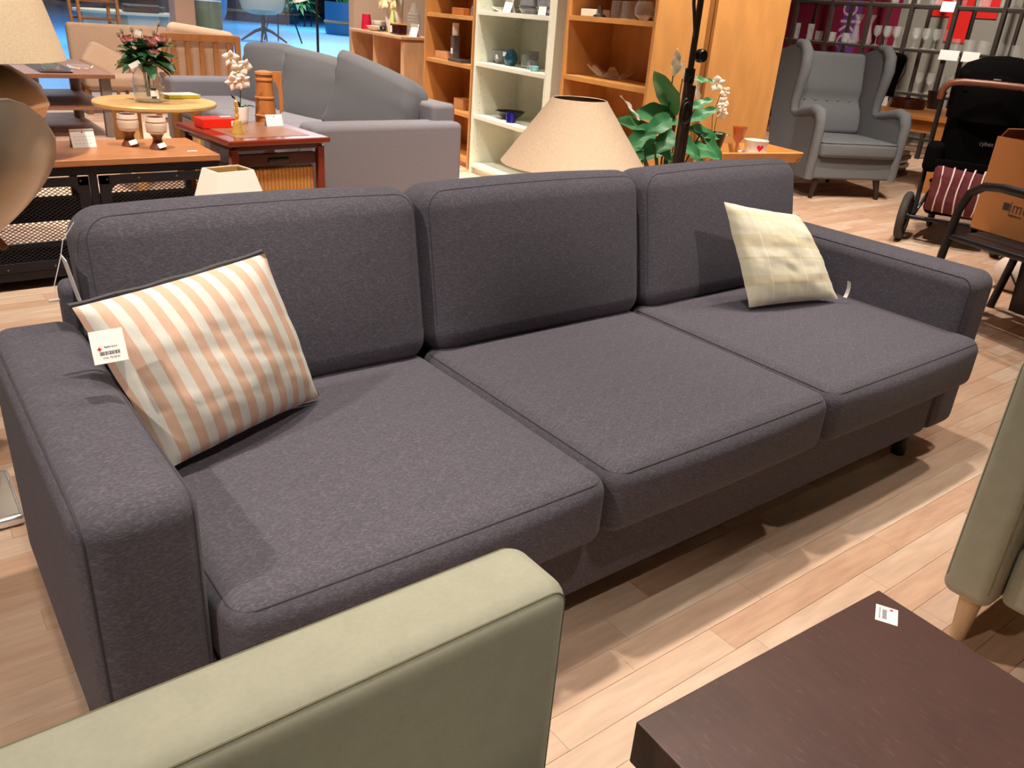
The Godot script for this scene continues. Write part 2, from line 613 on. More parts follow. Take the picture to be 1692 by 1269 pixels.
func ceiling_spot(p: Vector3, aim: Vector3, energy: float, half: float):
	var o = thing("track_spotlight", "black track spotlight under the ceiling", "light", p, 0.0, "ceiling track spotlights")
	o.set_meta("label", "black track spotlight under the shop ceiling")
	var d = (aim - p).normalized()
	var up = Vector3.UP if absf(d.y) < 0.98 else Vector3.RIGHT
	var b = Basis.looking_at(d, up)
	part(o, "housing", G.new().lathe([[0.0, 0.13], [0.045, 0.13], [0.05, 0.12], [0.05, 0.0], [0.044, 0.0], [0.044, 0.02], [0.0, 0.02]], 20, Transform3D(b * Basis(Vector3.RIGHT, PI / 2), Vector3.ZERO)), M.lamp_black)
	part(o, "stem", G.new().cyl(Vector3(0, 0.05, 0), Vector3(0, 3.3 - p.y, 0), 0.012), M.lamp_black)
	part(o, "lamp_lens", G.new().lathe([[0.0, 0.008], [0.04, 0.008], [0.04, 0.0], [0.0, 0.0]], 20, Transform3D(b * Basis(Vector3.RIGHT, PI / 2), d * 0.004)), M.lamp_glow)
	var l = SpotLight3D.new()
	l.name = "spot_beam"
	o.add_child(l)
	l.basis = b
	l.position = d * 0.03
	l.light_color = WARM
	l.light_energy = energy
	l.spot_angle = half
	l.spot_angle_attenuation = 1.0
	l.spot_range = 14.0
	l.spot_attenuation = 2.0
	l.light_size = 0.05
	l.shadow_enabled = true

func mall_panel(p: Vector3, energy: float):
	var o = thing("ceiling_light_panel", "near-white light panel in the mall ceiling", "light", p, 0.0, "mall ceiling light panels")
	part(o, "lamp_panel", G.new().rbox(Vector3(0, 0.05, 0), Vector3(4, 0.06, 4), 0.01), M.panel_glow)
	part(o, "frame", G.new().box(Vector3(0, 0.11, 0), Vector3(4.1, 0.06, 4.1)), M.mall_wall)
	var l = AreaLight3D.new()
	l.name = "panel_light"
	o.add_child(l)
	l.rotation.x = -PI / 2
	l.area_size = Vector2(4, 4)
	l.light_color = Color(1.0, 0.98, 0.95)
	l.light_energy = energy
	l.area_range = 60.0
	l.shadow_enabled = true

func room():
	# ---- floor: every stave that can be told apart is its own piece, the rest are joined by tone
	var fl = struct("floor", G.new().box(Vector3(3.5, -0.06, -4.3), Vector3(14.0, 0.1, 12.4)), M.slab)
	var list = []
	var z = 1.4
	var row = 0
	while z > -10.4:
		var x = -3.4 + rng.randf() * 0.5
		while x < 10.4:
			var w = rng.randf_range(0.38, 0.72)
			var c = Vector3(x + w / 2, 0, z)
			var seen = (c.x < 0.35 and c.x > -0.7 and c.z < -0.7 and c.z > -3.6) or (c.x > 0.45 and c.z > -1.1 and c.z < -0.1 and c.x < 2.8) or (c.x > 2.3 and c.z > -3.6 and c.z < -0.2 and c.x < 6.5 and c.z < -0.36 * c.x + 0.9)
			list.append([c, w, rng.randi() % 6, c.distance_to(Vector3(0.6, 0, -0.4)) + (0.0 if seen else 50.0)])
			x += w
		z -= 0.071
		row += 1
	list.sort_custom(func(a, b): return a[3] < b[3])
	var unit = G.new().prism([Vector2(-0.0352, -0.012), Vector2(-0.0352, -0.0006), Vector2(-0.0346, 0), Vector2(0.0346, 0), Vector2(0.0352, -0.0006), Vector2(0.0352, -0.012)], 1.0, Transform3D(Basis(Vector3.UP, PI / 2), Vector3.ZERO)).mesh(20)
	var far = []
	for k in 6:
		far.append(G.new())
	for k in list.size():
		var s = list[k]
		if k < 300:
			var o = part(fl, "plank", unit, M["oak%d" % s[2]], s[0])
			o.scale = Vector3(s[1] - 0.0006, 1, 1)
		else:
			far[s[2]].box(s[0] - Vector3(0, 0.006, 0), Vector3(s[1] - 0.0006, 0.012, 0.0704))
	for k in 6:
		part(fl, "planks", far[k], M["oak%d" % k], Vector3.ZERO, Vector3.ZERO, 20).set_meta("kind", "stuff")
	struct("ceiling", G.new().box(Vector3(3.5, 3.35, -4.3), Vector3(14.0, 0.1, 12.4)), M.ceiling_paint)
	struct("wall_right", G.new().box(Vector3(10.45, 1.65, -4.3), Vector3(0.1, 3.3, 12.4)), M.wall_grey)
	struct("wall_left", G.new().box(Vector3(-3.45, 1.65, -4.3), Vector3(0.1, 3.3, 12.4)), M.wall_paint)
	struct("wall_behind", G.new().box(Vector3(3.5, 1.65, 1.85), Vector3(13.8, 3.3, 0.1)), M.wall_paint)
	# partition behind the low beech cabinet
	struct("wall_partition", G.new().box(Vector3(7.4, 1.65, -8.75), Vector3(5.9, 3.3, 0.12)), M.wall_sand)
	# glass shop front with slim posts
	var win = struct("window_1", G.new().box(Vector3(0.5, 2.75, -10.45), Vector3(7.8, 1.1, 0.10)), M.wall_paint)  # unseen header, brought low to keep mall light off the shop floor
	for k in 4:
		part(win, "pane", G.new().box(Vector3(-2.35 + 1.95 * k, 1.11, -10.45), Vector3(1.94, 2.18, 0.012)), M.pane)
	part(win, "sill", G.new().box(Vector3(0.5, 0.01, -10.45), Vector3(7.8, 0.02, 0.06)), M.steel)

func bulge(h: Vector3, up: float, front := 0.0) -> Callable:
	return func(p: Vector3):
		var a = clampf(1.0 - pow(absf(p.x / h.x), 2.5), 0, 1)
		var b = clampf(1.0 - pow(absf(p.z / h.z), 2.5), 0, 1)
		var c = clampf(1.0 - pow(absf(p.y / h.y), 2.5), 0, 1)
		p.y += up * a * b * (p.y / h.y if p.y > 0 else 0.2 * p.y / h.y)
		p.z += front * a * c * (p.z / h.z)
		p.x *= 1.0 + 0.012 * b * c
		return p

# soft cushion cover spanned by its four corners, puffed to both sides
func pillow(tl: Vector3, tr: Vector3, br: Vector3, bl: Vector3, thick: float, seed_: int) -> G:
	var n = FastNoiseLite.new()
	n.seed = seed_
	n.frequency = 2.2
	var c = (tl + tr + br + bl) / 4
	var nor = (tr - bl).cross(tl - br).normalized()
	if nor.z < 0:
		nor = -nor
	var g = G.new()
	for side in [1.0, -1.0]:
		g.sheet(28, 28, func(u, w):
			var a = absf(2 * u - 1)
			var b = absf(2 * w - 1)
			var p = tl.lerp(tr, u).lerp(bl.lerp(br, u), w)
			var k: float = 0.025 * (1 - a * a) * pow(b, 3) + 0.02 * (1 - b * b) * pow(a, 3)
			p += (c - p) * k
			var t = pow((1 - pow(a, 2.6)) * (1 - pow(b, 2.6)), 0.55)
			var wr: float = n.get_noise_2d(u * 0.9 + w * 0.4, w * 0.8) * 0.10 + n.get_noise_2d(u * 1.2, w * 3.6 + 7) * 0.05
			return p + nor * side * thick * (1.0 if side > 0 else 0.3) * t * (1.0 + wr * 1.2) + nor * 0.008 * n.get_noise_2d(u * 0.8 + 3, w * 0.8), side < 0)
	g.fix(0, 0)
	return g

func edge_path(a: Vector3, b: Vector3, c: Vector3, dip := 0.025, n := 28) -> Array:
	var out = []
	for k in n + 1:
		var t = float(k) / n
		var p = a.lerp(b, t)
		out.append(p + (c - p) * (dip * (1 - pow(2 * t - 1, 2)) + 0.006 * sin(t * 23.0)))
	return out

func round_path(x0: float, x1: float, z0: float, z1: float, y: float, r: float) -> Array:
	var out = []
	for q in [[x1 - r, z1 - r, 0.0], [x0 + r, z1 - r, 90.0], [x0 + r, z0 + r, 180.0], [x1 - r, z0 + r, 270.0]]:
		for k in 5:
			var a = deg_to_rad(q[2] + 22.5 * k)
			out.append(Vector3(q[0] + r * cos(a), y, q[1] + r * sin(a)))
	var full = []
	for k in out.size():
		var a: Vector3 = out[k]
		var b: Vector3 = out[(k + 1) % out.size()]
		var n = maxi(1, int(a.distance_to(b) / 0.06))
		for j in n:
			full.append(a.lerp(b, float(j) / n))
	return full

# points of a stitched line on the rounded edge of a box: in the plane x = px, along the top and down the front, then round radius r
func edge_seam(px: float, y1: float, z0: float, z1: float, y0: float, r: float, sx := 0.0) -> Array:
	var out = []
	var q = r * 0.7071 + 0.0006
	for k in 9:
		out.append(Vector3(px, y1 - r + q, lerpf(z0, z1 - r, k / 8.0)))
	for k in range(1, 6):
		var a = PI / 2 * (1 - k / 5.0)
		out.append(Vector3(px, y1 - r + q * sin(a), z1 - r + q * cos(a)))
	for k in range(1, 9):
		out.append(Vector3(px, lerpf(y1 - r, y0, k / 8.0), z1 - r + q))
	return out

func lettering(parent: Node, text: String, size: float, at: Vector3, rot: Vector3, m: Material) -> MeshInstance3D:
	var f = SystemFont.new()
	f.font_names = PackedStringArray(["Droid Sans"])
	var t = TextMesh.new()
	t.text = text
	t.font = f
	t.font_size = 32
	t.pixel_size = size / 32.0
	t.depth = 0.0004
	var o = part(parent, "lettering", t, m, at, rot)
	return o

# price card: paper with a printed cross, lines of print and bars; lies in its own x,y plane
func price_tag_print(o: Node3D, w: float, h: float):
	part(o, "red_cross", G.new().box(Vector3(-w * 0.27, -h * 0.06, 0.0008), Vector3(w * 0.13, w * 0.045, 0.0006)).box(Vector3(-w * 0.27, -h * 0.06, 0.0008), Vector3(w * 0.045, w * 0.13, 0.0006)), M.red_ink)
	lettering(o, "Røde Kors", w * 0.085, Vector3(w * 0.06, -h * 0.02, 0.0008), Vector3.ZERO, M.ink)
	lettering(o, "Pris: 75,00 kr", w * 0.085, Vector3(w * 0.03, -h * 0.34, 0.0008), Vector3.ZERO, M.ink)
	var g = G.new()
	var r = RandomNumberGenerator.new()
	r.seed = 3
	var x = -w * 0.28
	while x < w * 0.3:
		var b = w * r.randf_range(0.007, 0.024)
		g.box(Vector3(x, -h * 0.2, 0.0008), Vector3(b, h * 0.11, 0.0005))
		x += b + w * r.randf_range(0.008, 0.018)
	part(o, "barcode", g, M.ink).set_meta("kind", "stuff")

func front():
	# ---- charcoal three-seat sofa
	var s = thing("sofa", "charcoal grey woven three-seat sofa with wide arms on the wooden floor", "sofa", Vector3(1.303, 0, -1.28))
	var ox = -1.303
	var oz = 1.28
	part(s, "base", G.new().rbox(Vector3(0, 0.175, oz - 1.345), Vector3(2.12, 0.19, 0.83), 0.02, 2, 1), M.charcoal)
	part(s, "back_frame", G.new().rbox(Vector3(0, 0.34, oz - 1.755), Vector3(2.12, 0.52, 0.07), 0.02, 2), M.charcoal)
	for x in [0.1735, 2.4325]:
		var h = Vector3(0.0775, 0.245, 0.365)
		var arm = part(s, "arm", G.new().rbox(Vector3(ox + x, 0.325, oz - 1.282), h * 2, 0.042, 4, 2), M.charcoal)
		for q in [-1, 1]:
			part(arm, "seam", G.new().tube(edge_seam(ox + x + q * 0.0655, 0.57, oz - 1.6, oz - 0.917, 0.1, 0.042), 0.0016, 5), M.thread_dark)
	var seats = [[0.252, 0.948], [0.956, 1.650], [1.658, 2.398]]
	for k in 3:
		var q = seats[k]
		var w: float = q[1] - q[0]
		var h = Vector3(w / 2, 0.073, 0.345)
		var cx: float = ox + (q[0] + q[1]) / 2
		var c = part(s, "seat_cushion", G.new().rbox(Vector3.ZERO, h * 2, 0.036, 4, 10, Basis.IDENTITY, bulge(h, 0.016, 0.012)), M.charcoal, Vector3(cx, 0.328, oz - 1.205), Vector3(0, 0, 0), 60)
		var sp = []
		for v in round_path(-h.x + 0.0105, h.x - 0.0105, -h.z + 0.0105, h.z - 0.0105, h.y - 0.0105, 0.03):
			sp.append(bulge(h, 0.016, 0.012).call(v))
		part(c, "seam", G.new().tube(sp, 0.0016, 5, true), M.thread_dark)
	var backs = [[0.256, 0.957], [0.963, 1.662], [1.668, 2.385]]
	for k in 3:
		var q = backs[k]
		var w: float = q[1] - q[0]
		var h = Vector3(w / 2, 0.2, 0.085)
		var cx: float = ox + (q[0] + q[1]) / 2
		var f = func(p: Vector3):
			var a = clampf(1.0 - pow(absf(p.x / h.x), 2.2), 0, 1)
			var b = clampf(1.0 - pow(absf(p.y / h.y), 2.2), 0, 1)
			p.z += 0.022 * a * b * signf(p.z)
			p.y += (0.008 * a if p.y > 0 else 0.0) * (p.y / h.y)
			return p
		var c = part(s, "back_cushion", G.new().rbox(Vector3.ZERO, h * 2, 0.06, 5, 9, Basis.IDENTITY, f), M.charcoal, Vector3(cx, 0.572, oz - 1.60), Vector3(deg_to_rad(-11), deg_to_rad([-0.6, 0.0, 0.5][k]), 0), 60)
		var path = []
		var e = 0.0176
		for j in 7:
			var a = PI - PI / 2 * j / 6.0
			path.append(f.call(Vector3(-h.x + 0.06 + 0.0424 * cos(a), h.y - 0.06 + 0.0424 * sin(a), h.z - e)))
		for j in range(1, 10):
			path.append(f.call(Vector3(lerpf(-h.x + 0.06, h.x - 0.06, j / 10.0), h.y - 0.06 + 0.0424, h.z - e)))
		for j in 7:
			var a = PI / 2 - PI / 2 * j / 6.0
			path.append(f.call(Vector3(h.x - 0.06 + 0.0424 * cos(a), h.y - 0.06 + 0.0424 * sin(a), h.z - e)))
		for j in 6:
			path.push_front(f.call(Vector3(-h.x + e, h.y - 0.07 - 0.05 * j, h.z - e)))
			path.append(f.call(Vector3(h.x - e, h.y - 0.07 - 0.05 * j, h.z - e)))
		part(c, "seam", G.new().tube(path, 0.0013, 5), M.thread_dark)
	for x in [0.28, 2.325]:
		for z in [-0.972, -1.70]:
			part(s, "leg", G.new().cyl(Vector3(ox + x, 0, oz + z), Vector3(ox + x, 0.085, oz + z), 0.02, 0.027, 16), M.black_plastic)
	# ---- cushions on it
	var tl = Vector3(0.200, 0.682, -1.352)
	var tr = Vector3(0.522, 0.728, -1.372)
	var br = Vector3(0.612, 0.428, -1.36)
	var bl = Vector3(0.285, 0.428, -1.228)
	var pc = (tl + tr + br + bl) / 4
	var p = thing("striped_cushion", "square cushion with pink and white stripes leaning on the charcoal sofa arm", "cushion", pc)
	part(p, "cover", pillow(tl - pc, tr - pc, br - pc, bl - pc, 0.062, 3), M.stripes, Vector3.ZERO, Vector3.ZERO, 70)
	var back = Vector3(-0.25, 0.1, -0.95) * 0.008
	var pip = edge_path(tl - pc + back, tr - pc + back, Vector3.ZERO)
	pip.append_array(edge_path(tr - pc + back, br - pc + back, Vector3.ZERO))
	part(p, "zip_edge", G.new().tube(pip, 0.0045, 6), M.grey_cloth_dark)
	var tg = part(p, "price_tag", G.new().rbox(Vector3.ZERO, Vector3(0.047, 0.052, 0.0012), 0.0005), M.paper)
	tg.transform = Transform3D(Basis(Vector3.UP, deg_to_rad(-14)) * Basis(Vector3.RIGHT, deg_to_rad(-38)) * Basis(Vector3.BACK, deg_to_rad(6)), Vector3(0.2255, 0.652, -1.245) - pc)
	tag(tg, "white paper price tag with red cross and barcode")
	price_tag_print(tg, 0.047, 0.052)
	tl = Vector3(1.842, 0.714, -1.412)
	tr = Vector3(2.150, 0.660, -1.372)
	br = Vector3(2.246, 0.426, -1.240)
	bl = Vector3(1.906, 0.428, -1.312)
	pc = (tl + tr + br + bl) / 4
	p = thing("checked_cushion", "pale cream cushion with woven checks at the far arm of the charcoal sofa", "cushion", pc)
	part(p, "cover", pillow(tl - pc, tr - pc, br - pc, bl - pc, 0.05, 9), M.checks, Vector3.ZERO, Vector3.ZERO, 70)
	var loop = []
	for k in 9:
		var a = -0.9 + 1.8 * k / 8.0
		loop.append(br - pc + Vector3(0.004 + 0.022 * cos(a), 0.03 + 0.032 * sin(a), 0.01))
	part(p, "paper_tag", G.new().tube(loop, 0.006, 4, false, 0.12), M.paper)
	# ---- price tag hanging at the sofa's back
	var ht = thing("hanging_price_tag", "white price tag on a thread hanging at the back corner of the charcoal sofa", "price tag", Vector3(0.242, 0.655, -1.575))
	part(ht, "card", G.new().rbox(Vector3(0, 0, 0), Vector3(0.002, 0.09, 0.05), 0.0005, 1, 1, Basis(Vector3.BACK, deg_to_rad(10))), M.paper)
	part(ht, "thread", G.new().tube([Vector3(-0.012, 0.045, 0), Vector3(-0.004, 0.075, 0.0), Vector3(0.018, 0.105, 0.0)], 0.0008, 4).tube([Vector3(-0.012, 0.045, 0), Vector3(-0.03, 0.0, 0.01), Vector3(-0.035, -0.025, 0.012)], 0.0008, 4), M.paper)
	part(ht, "barb", G.new().rbox(Vector3(-0.035, -0.028, 0.012), Vector3(0.018, 0.005, 0.004), 0.0015), M.paper)
	# ---- two sage velvet sofas facing each other
	green_sofa("sage green velvet sofa close by, its armrest lying across the foreground", Vector3(0.462, 0, -0.545), 0.0, false)
	green_sofa("sage green velvet sofa with pale wooden legs beyond the dark table", Vector3(1.585, 0, -0.505), PI, true)
	# ---- dark coffee table
	var ct = thing("coffee_table", "dark brown wooden coffee table with a thick square top in the foreground", "table", Vector3(0.583, 0, -0.441), deg_to_rad(-3))
	part(ct, "table_top", G.new().rbox(Vector3(0.245, 0.367, 0.36), Vector3(0.49, 0.066, 0.72), 0.0025, 2), M.wenge)
	for x in [0.05, 0.44]:
		for z in [0.05, 0.67]:
			part(ct, "leg", G.new().rbox(Vector3(x, 0.17, z), Vector3(0.05, 0.34, 0.05), 0.002), M.wenge)
	var stk = thing("price_sticker", "small white barcode sticker on the corner of the dark coffee table", "sticker", Vector3(1.028, 0.4002, -0.377), deg_to_rad(28))
	part(stk, "label_paper", G.new().rbox(Vector3.ZERO, Vector3(0.038, 0.0006, 0.030), 0.0002), M.sticker)
	var bars = G.new()
	for k in 11:
		bars.box(Vector3(-0.012 + 0.0022 * k, 0.0005, -0.003), Vector3(0.0009 + 0.0006 * (k % 3), 0.0004, 0.006))
	part(stk, "barcode", bars, M.ink_faint).set_meta("kind", "stuff")
	part(stk, "print_line", G.new().box(Vector3(0, 0.0005, -0.0095), Vector3(0.026, 0.0004, 0.0016)), M.ink_faint)
	part(stk, "red_mark", G.new().box(Vector3(0.013, 0.0005, 0.006), Vector3(0.004, 0.0004, 0.004)), M.red_ink)

# near sofa: its arm front at the origin, seat towards +z, back towards -x; the facing one is turned and mirrored
func green_sofa(label: String, at: Vector3, yaw: float, mirrored: bool):
	var o = thing("velvet_sofa", label, "sofa", at)
	var k = -1.0 if mirrored else 1.0
	var d = 0.098
	for z in [d / 2, 1.52]:
		var arm = part(o, "arm", G.new().rbox(Vector3(-0.45 * k, 0.385, z), Vector3(0.9, 0.53, d), 0.026, 4, 4), M.velvet)
		for q in [-1, 1]:
			var path = []
			for v in edge_seam(z + q * (d / 2 - 0.0077), 0.65, -0.86, 0.0, 0.16, 0.026):
				path.append(Vector3(v.z * k, v.y, v.x))
			part(arm, "seam", G.new().tube(path, 0.0011, 5), M.velvet_thread)
			if q > 0:
				for j in path.size():
					path[j] += Vector3(0, 0.0012 if j < 9 else 0.0, -0.007)
				part(arm, "stitch", G.new().tube(path.slice(0, 12), 0.0007, 4), M.velvet_thread)
	part(o, "base", G.new().rbox(Vector3(-0.46 * k, 0.2, 0.785), Vector3(0.84, 0.14, 1.37), 0.02, 2), M.velvet)
	part(o, "seat_cushion", G.new().rbox(Vector3(-0.40 * k, 0.35, 0.785), Vector3(0.76, 0.16, 1.36), 0.04, 3, 2), M.velvet)
	part(o, "backrest", G.new().rbox(Vector3(-0.84 * k, 0.48, 0.785), Vector3(0.14, 0.62, 1.37), 0.05, 3), M.velvet)
	for x in [-0.06, -0.84]:
		for z in [0.05, 1.5]:
			part(o, "leg", G.new().cyl(Vector3(x * k, 0, z), Vector3(x * k, 0.125, z), 0.015, 0.024, 16), M.birch)

func ring(c: Vector3, r: float, n := 16, b := Basis.IDENTITY) -> Array:
	var out = []
	for k in n:
		out.append(c + b * Vector3(cos(TAU * k / n) * r, 0, sin(TAU * k / n) * r))
	return out

# hollow vessel: outer profile from the foot up, wall thickness t
func vessel(prof: Array, t: float, seg := 20) -> G:
	var p = [[0.0, prof[0][1]]]
	p.append_array(prof)
	for k in range(prof.size() - 1, -1, -1):
		p.append([maxf(prof[k][0] - t, 0.001), prof[k][1] + (t if k == 0 else 0.0)])
	p.append([0.0, prof[0][1] + t])
	return G.new().lathe(p, seg)

func leaf_blade(from: Vector3, dir: Vector3, length: float, width: float, droop: float, roll := 0.0, n := 8) -> G:
	var d = dir.normalized()
	var side = d.cross(Vector3.UP)
	side = side.normalized() if side.length() > 0.05 else Vector3.RIGHT
	side = side.rotated(d, roll)
	var nor = side.cross(d).normalized()
	var g = G.new()
	g.sheet(n, 4, func(u, w):
		var a = 2 * w - 1
		var wd = width / 2 * pow(sin(PI * clampf(0.04 + 0.96 * u, 0, 1)), 0.75) * (1.15 - 0.45 * u)
		return from + d * length * u - Vector3.UP * droop * u * u + side * a * wd + nor * (absf(a) * wd * 0.35 + 0.006 * sin(u * 14.0) * a))
	return g

func tent_card(label: String, at: Vector3, yaw: float, w := 0.085, h := 0.055) -> Node3D:
	var o = thing("price_card", label, "price card", at, yaw)
	part(o, "front_leaf", G.new().rbox(Vector3(0, h / 2 * 0.95, 0.008), Vector3(w, h, 0.001), 0.0003, 1, 1, Basis(Vector3.RIGHT, -0.3)), M.paper)
	part(o, "back_leaf", G.new().rbox(Vector3(0, h / 2 * 0.95, -0.008), Vector3(w, h, 0.001), 0.0003, 1, 1, Basis(Vector3.RIGHT, 0.3)), M.paper)
	var b = Basis(Vector3.RIGHT, -0.3)
	var g = G.new()
	for k in 3:
		for j in 5:
			g.box(Vector3(0, h / 2 * 0.95, 0.008) + b * Vector3(-w * 0.32 + w * 0.15 * j, h * (0.1 - 0.19 * k), 0.0008), Vector3(w * 0.1, 0.0012, 0.0003), b)
	part(o, "print", g, M.ink_faint).set_meta("kind", "stuff")
	part(o, "emblem", G.new().box(Vector3(0, h / 2 * 0.95, 0.008) + b * Vector3(0, h * 0.32, 0.0008), Vector3(0.005, 0.005, 0.0003), b), M.ink)
	return o

func back_left():
	# ---- shell chair cut by the frame
	var c = thing("shell_chair", "champagne coloured moulded shell chair on a polished flat foot beside the sofa", "chair", Vector3(0.0, 0, -2.3))
	var shell = G.new()
	var prof = func(h): # radius at height
		var t = clampf((h - 0.47) / 0.43, 0, 1)
		return 0.03 + 0.345 * pow(sin(t * PI * 0.60), 0.85)
	for side in [0.0, 0.012]:
		shell.sheet(48, 16, func(u, w):
			var th = u * TAU
			var facing = cos(th - PI / 2)
			var top = lerpf(0.60, 0.905, smoothstep(-0.25, 0.75, facing))
			var h = lerpf(0.47 + side, top, w)
			var r = prof.call(h) - side
			return Vector3(cos(th) * r, h, sin(th) * r * 0.95), side > 0)
	shell.fix(0, 0)
	part(c, "shell", shell, M.shell)
	var lip = []
	for k in 48:
		var th = TAU * k / 48
		var top = lerpf(0.60, 0.905, smoothstep(-0.25, 0.75, cos(th - PI / 2)))
		var r = prof.call(top) - 0.006
		lip.append(Vector3(cos(th) * r, top, sin(th) * r * 0.95))
	part(c, "rim", G.new().tube(lip, 0.007, 6, true), M.shell)
	part(c, "column", G.new().cyl(Vector3(0, 0.02, 0.05), Vector3(0, 0.49, 0.0), 0.03, 0.03, 16), M.chrome)
	part(c, "foot", G.new().rbox(Vector3(-0.19, 0.016, 0.31), Vector3(0.61, 0.03, 0.24), 0.013, 3), M.chrome)
	part(c, "wooden_plinth", G.new().rbox(Vector3(-0.19, 0.05, 0.08), Vector3(0.57, 0.1, 0.17), 0.01, 2), M.brown_wood)
	part(c, "arm_tip", G.new().rbox(Vector3(0.20, 0.565, 0.02), Vector3(0.018, 0.07, 0.018), 0.004, 1, 1, Basis(Vector3.BACK, 0.5)), M.chair_wood)
	# ---- industrial sideboard with mesh doors
	var b = thing("mesh_sideboard", "long low sideboard with brown wooden top and black metal mesh doors", "sideboard", Vector3(0.4, 0, -3.83))
	part(b, "top", G.new().rbox(Vector3(0, 0.487, 0), Vector3(1.60, 0.026, 0.46), 0.004, 2), M.bench_top)
	var fr = G.new()
	for x in [-0.78, -0.255, 0.29, 0.78]:
		for z in [-0.205, 0.205]:
			fr.rbox(Vector3(x, 0.237, z), Vector3(0.03, 0.474, 0.03), 0.003)
	for y in [0.455, 0.055]:
		for z in [-0.205, 0.205]:
			fr.rbox(Vector3(0, y, z), Vector3(1.56, 0.035, 0.025), 0.003)
		for x in [-0.78, 0.78]:
			fr.rbox(Vector3(x, y, 0), Vector3(0.025, 0.035, 0.40), 0.003)
	part(b, "frame", fr, M.black_metal)
	part(b, "shelf", G.new().rbox(Vector3(0, 0.265, -0.01), Vector3(1.53, 0.018, 0.38), 0.003), M.shelf_dark)
	part(b, "bottom_shelf", G.new().rbox(Vector3(0, 0.065, -0.01), Vector3(1.53, 0.018, 0.38), 0.003), M.shelf_dark)
	for d in [[-0.515, 0.49], [0.02, 0.50], [0.535, 0.455]]:
		var w = d[1]
		var door = part(b, "door", door_frame(w, 0.36), M.black_metal, Vector3(d[0], 0.255, 0.222))
		part(door, "wire_mesh", wire_mesh(w - 0.05, 0.31, 0.021), M.black_metal, Vector3(0, 0, -0.003)).set_meta("kind", "stuff")
		var rv = G.new()
		for x in [-w / 2 + 0.03, -w / 6, w / 6, w / 2 - 0.03]:
			for y in [-0.165, 0.165]:
				rv.lathe([[0.004, 0.0], [0.003, 0.003], [0.0, 0.004]], 8, Transform3D(Basis(Vector3.RIGHT, PI / 2), Vector3(x, y, 0.007)))
		part(door, "rivets", rv, M.steel).set_meta("kind", "stuff")
		part(door, "latch", G.new().rbox(Vector3(-w / 2 + 0.016, -0.02, 0.012), Vector3(0.02, 0.05, 0.012), 0.002), M.black_metal)
	# ---- on the sideboard
	var l = thing("table_lamp", "big cream fabric lamp shade on a bulbous peach ceramic foot on the sideboard", "lamp", Vector3(0.37, 0.5, -3.80))
	part(l, "lamp_foot", G.new().lathe([[0.0, 0.0], [0.10, 0.0], [0.11, 0.02], [0.19, 0.10], [0.235, 0.19], [0.215, 0.26], [0.14, 0.315], [0.06, 0.34], [0.045, 0.37], [0.0, 0.37]], 40), M.peach_ceramic)
	part(l, "shade", shade_frustum(0.315, 0.225, 0.355, 0.70, 40), M.shade_cream)
	part(l, "neck", G.new().cyl(Vector3(0, 0.36, 0), Vector3(0, 0.5, 0), 0.015), M.brass)
	tent_card("white handwritten price card on the mesh sideboard", Vector3(0.725, 0.5, -3.90), 0.1, 0.095, 0.075)
	var gob = thing("goblet", "cream and brown stoneware goblet nearer the price card on the sideboard", "goblet", Vector3(0.909, 0.5, -3.885), 0.0, "stoneware goblets")
	part(gob, "bowl", vessel([[0.022, 0.06], [0.04, 0.07], [0.044, 0.10], [0.0405, 0.112], [0.043, 0.116], [0.040, 0.134]], 0.004, 28), M.stone_cream)
	part(gob, "foot", G.new().lathe([[0.0, 0.0], [0.036, 0.0], [0.034, 0.008], [0.02, 0.03], [0.018, 0.045], [0.03, 0.066], [0.0415, 0.076], [0.0, 0.078]], 28), M.stone_brown)
	part(gob, "glaze", G.new().lathe([[0.0, 0.112], [0.037, 0.112], [0.0385, 0.132], [0.0, 0.118]], 28), M.glaze_dark)
	part(gob, "price_label", G.new().rbox(Vector3(0.004, 0.02, 0.034), Vector3(0.032, 0.022, 0.001), 0.0003, 1, 1, Basis(Vector3.BACK, 0.25) * Basis(Vector3.RIGHT, -0.7)), M.paper)
	copy(gob, "cream and brown stoneware goblet nearer the red side table", Vector3(0.997, 0.5, -3.786), 0.1)
	single("price_sticker", "small blank white sticker lying on the sideboard top", "sticker", G.new().rbox(Vector3.ZERO, Vector3(0.04, 0.001, 0.018), 0.0003), M.paper, Vector3(1.113, 0.5012, -3.698))
	# ---- mahogany side table with a wicker drawer
	var t = thing("side_table", "red mahogany side table with a wicker basket drawer", "table", Vector3(1.47, 0, -3.93), deg_to_rad(4))
	part(t, "table_top", G.new().rbox(Vector3(0, 0.537, 0), Vector3(0.50, 0.026, 0.60), 0.008, 3), M.mahogany)
	part(t, "top_inlay", G.new().rbox(Vector3(0.0, 0.5505, 0), Vector3(0.36, 0.002, 0.46), 0.0006), M.brown_wood)
	part(t, "apron", G.new().rbox(Vector3(0, 0.512, 0), Vector3(0.44, 0.026, 0.54), 0.003), M.mahogany_dark)
	for x in [-0.212, 0.212]:
		for z in [-0.26, 0.26]:
			part(t, "leg", G.new().rbox(Vector3(x, 0.255, z), Vector3(0.034, 0.51, 0.034), 0.004, 2), M.mahogany)
	part(t, "rail", G.new().rbox(Vector3(0, 0.1, 0.26), Vector3(0.40, 0.03, 0.022), 0.003).rbox(Vector3(0, 0.1, -0.26), Vector3(0.40, 0.03, 0.022), 0.003), M.mahogany)
	part(t, "shelf", G.new().rbox(Vector3(0, 0.10, 0), Vector3(0.42, 0.016, 0.52), 0.003), M.mahogany_dark)
	var dr = part(t, "drawer_rail", G.new().rbox(Vector3(0, 0.455, 0.25), Vector3(0.385, 0.055, 0.02), 0.003), M.mahogany_dark)
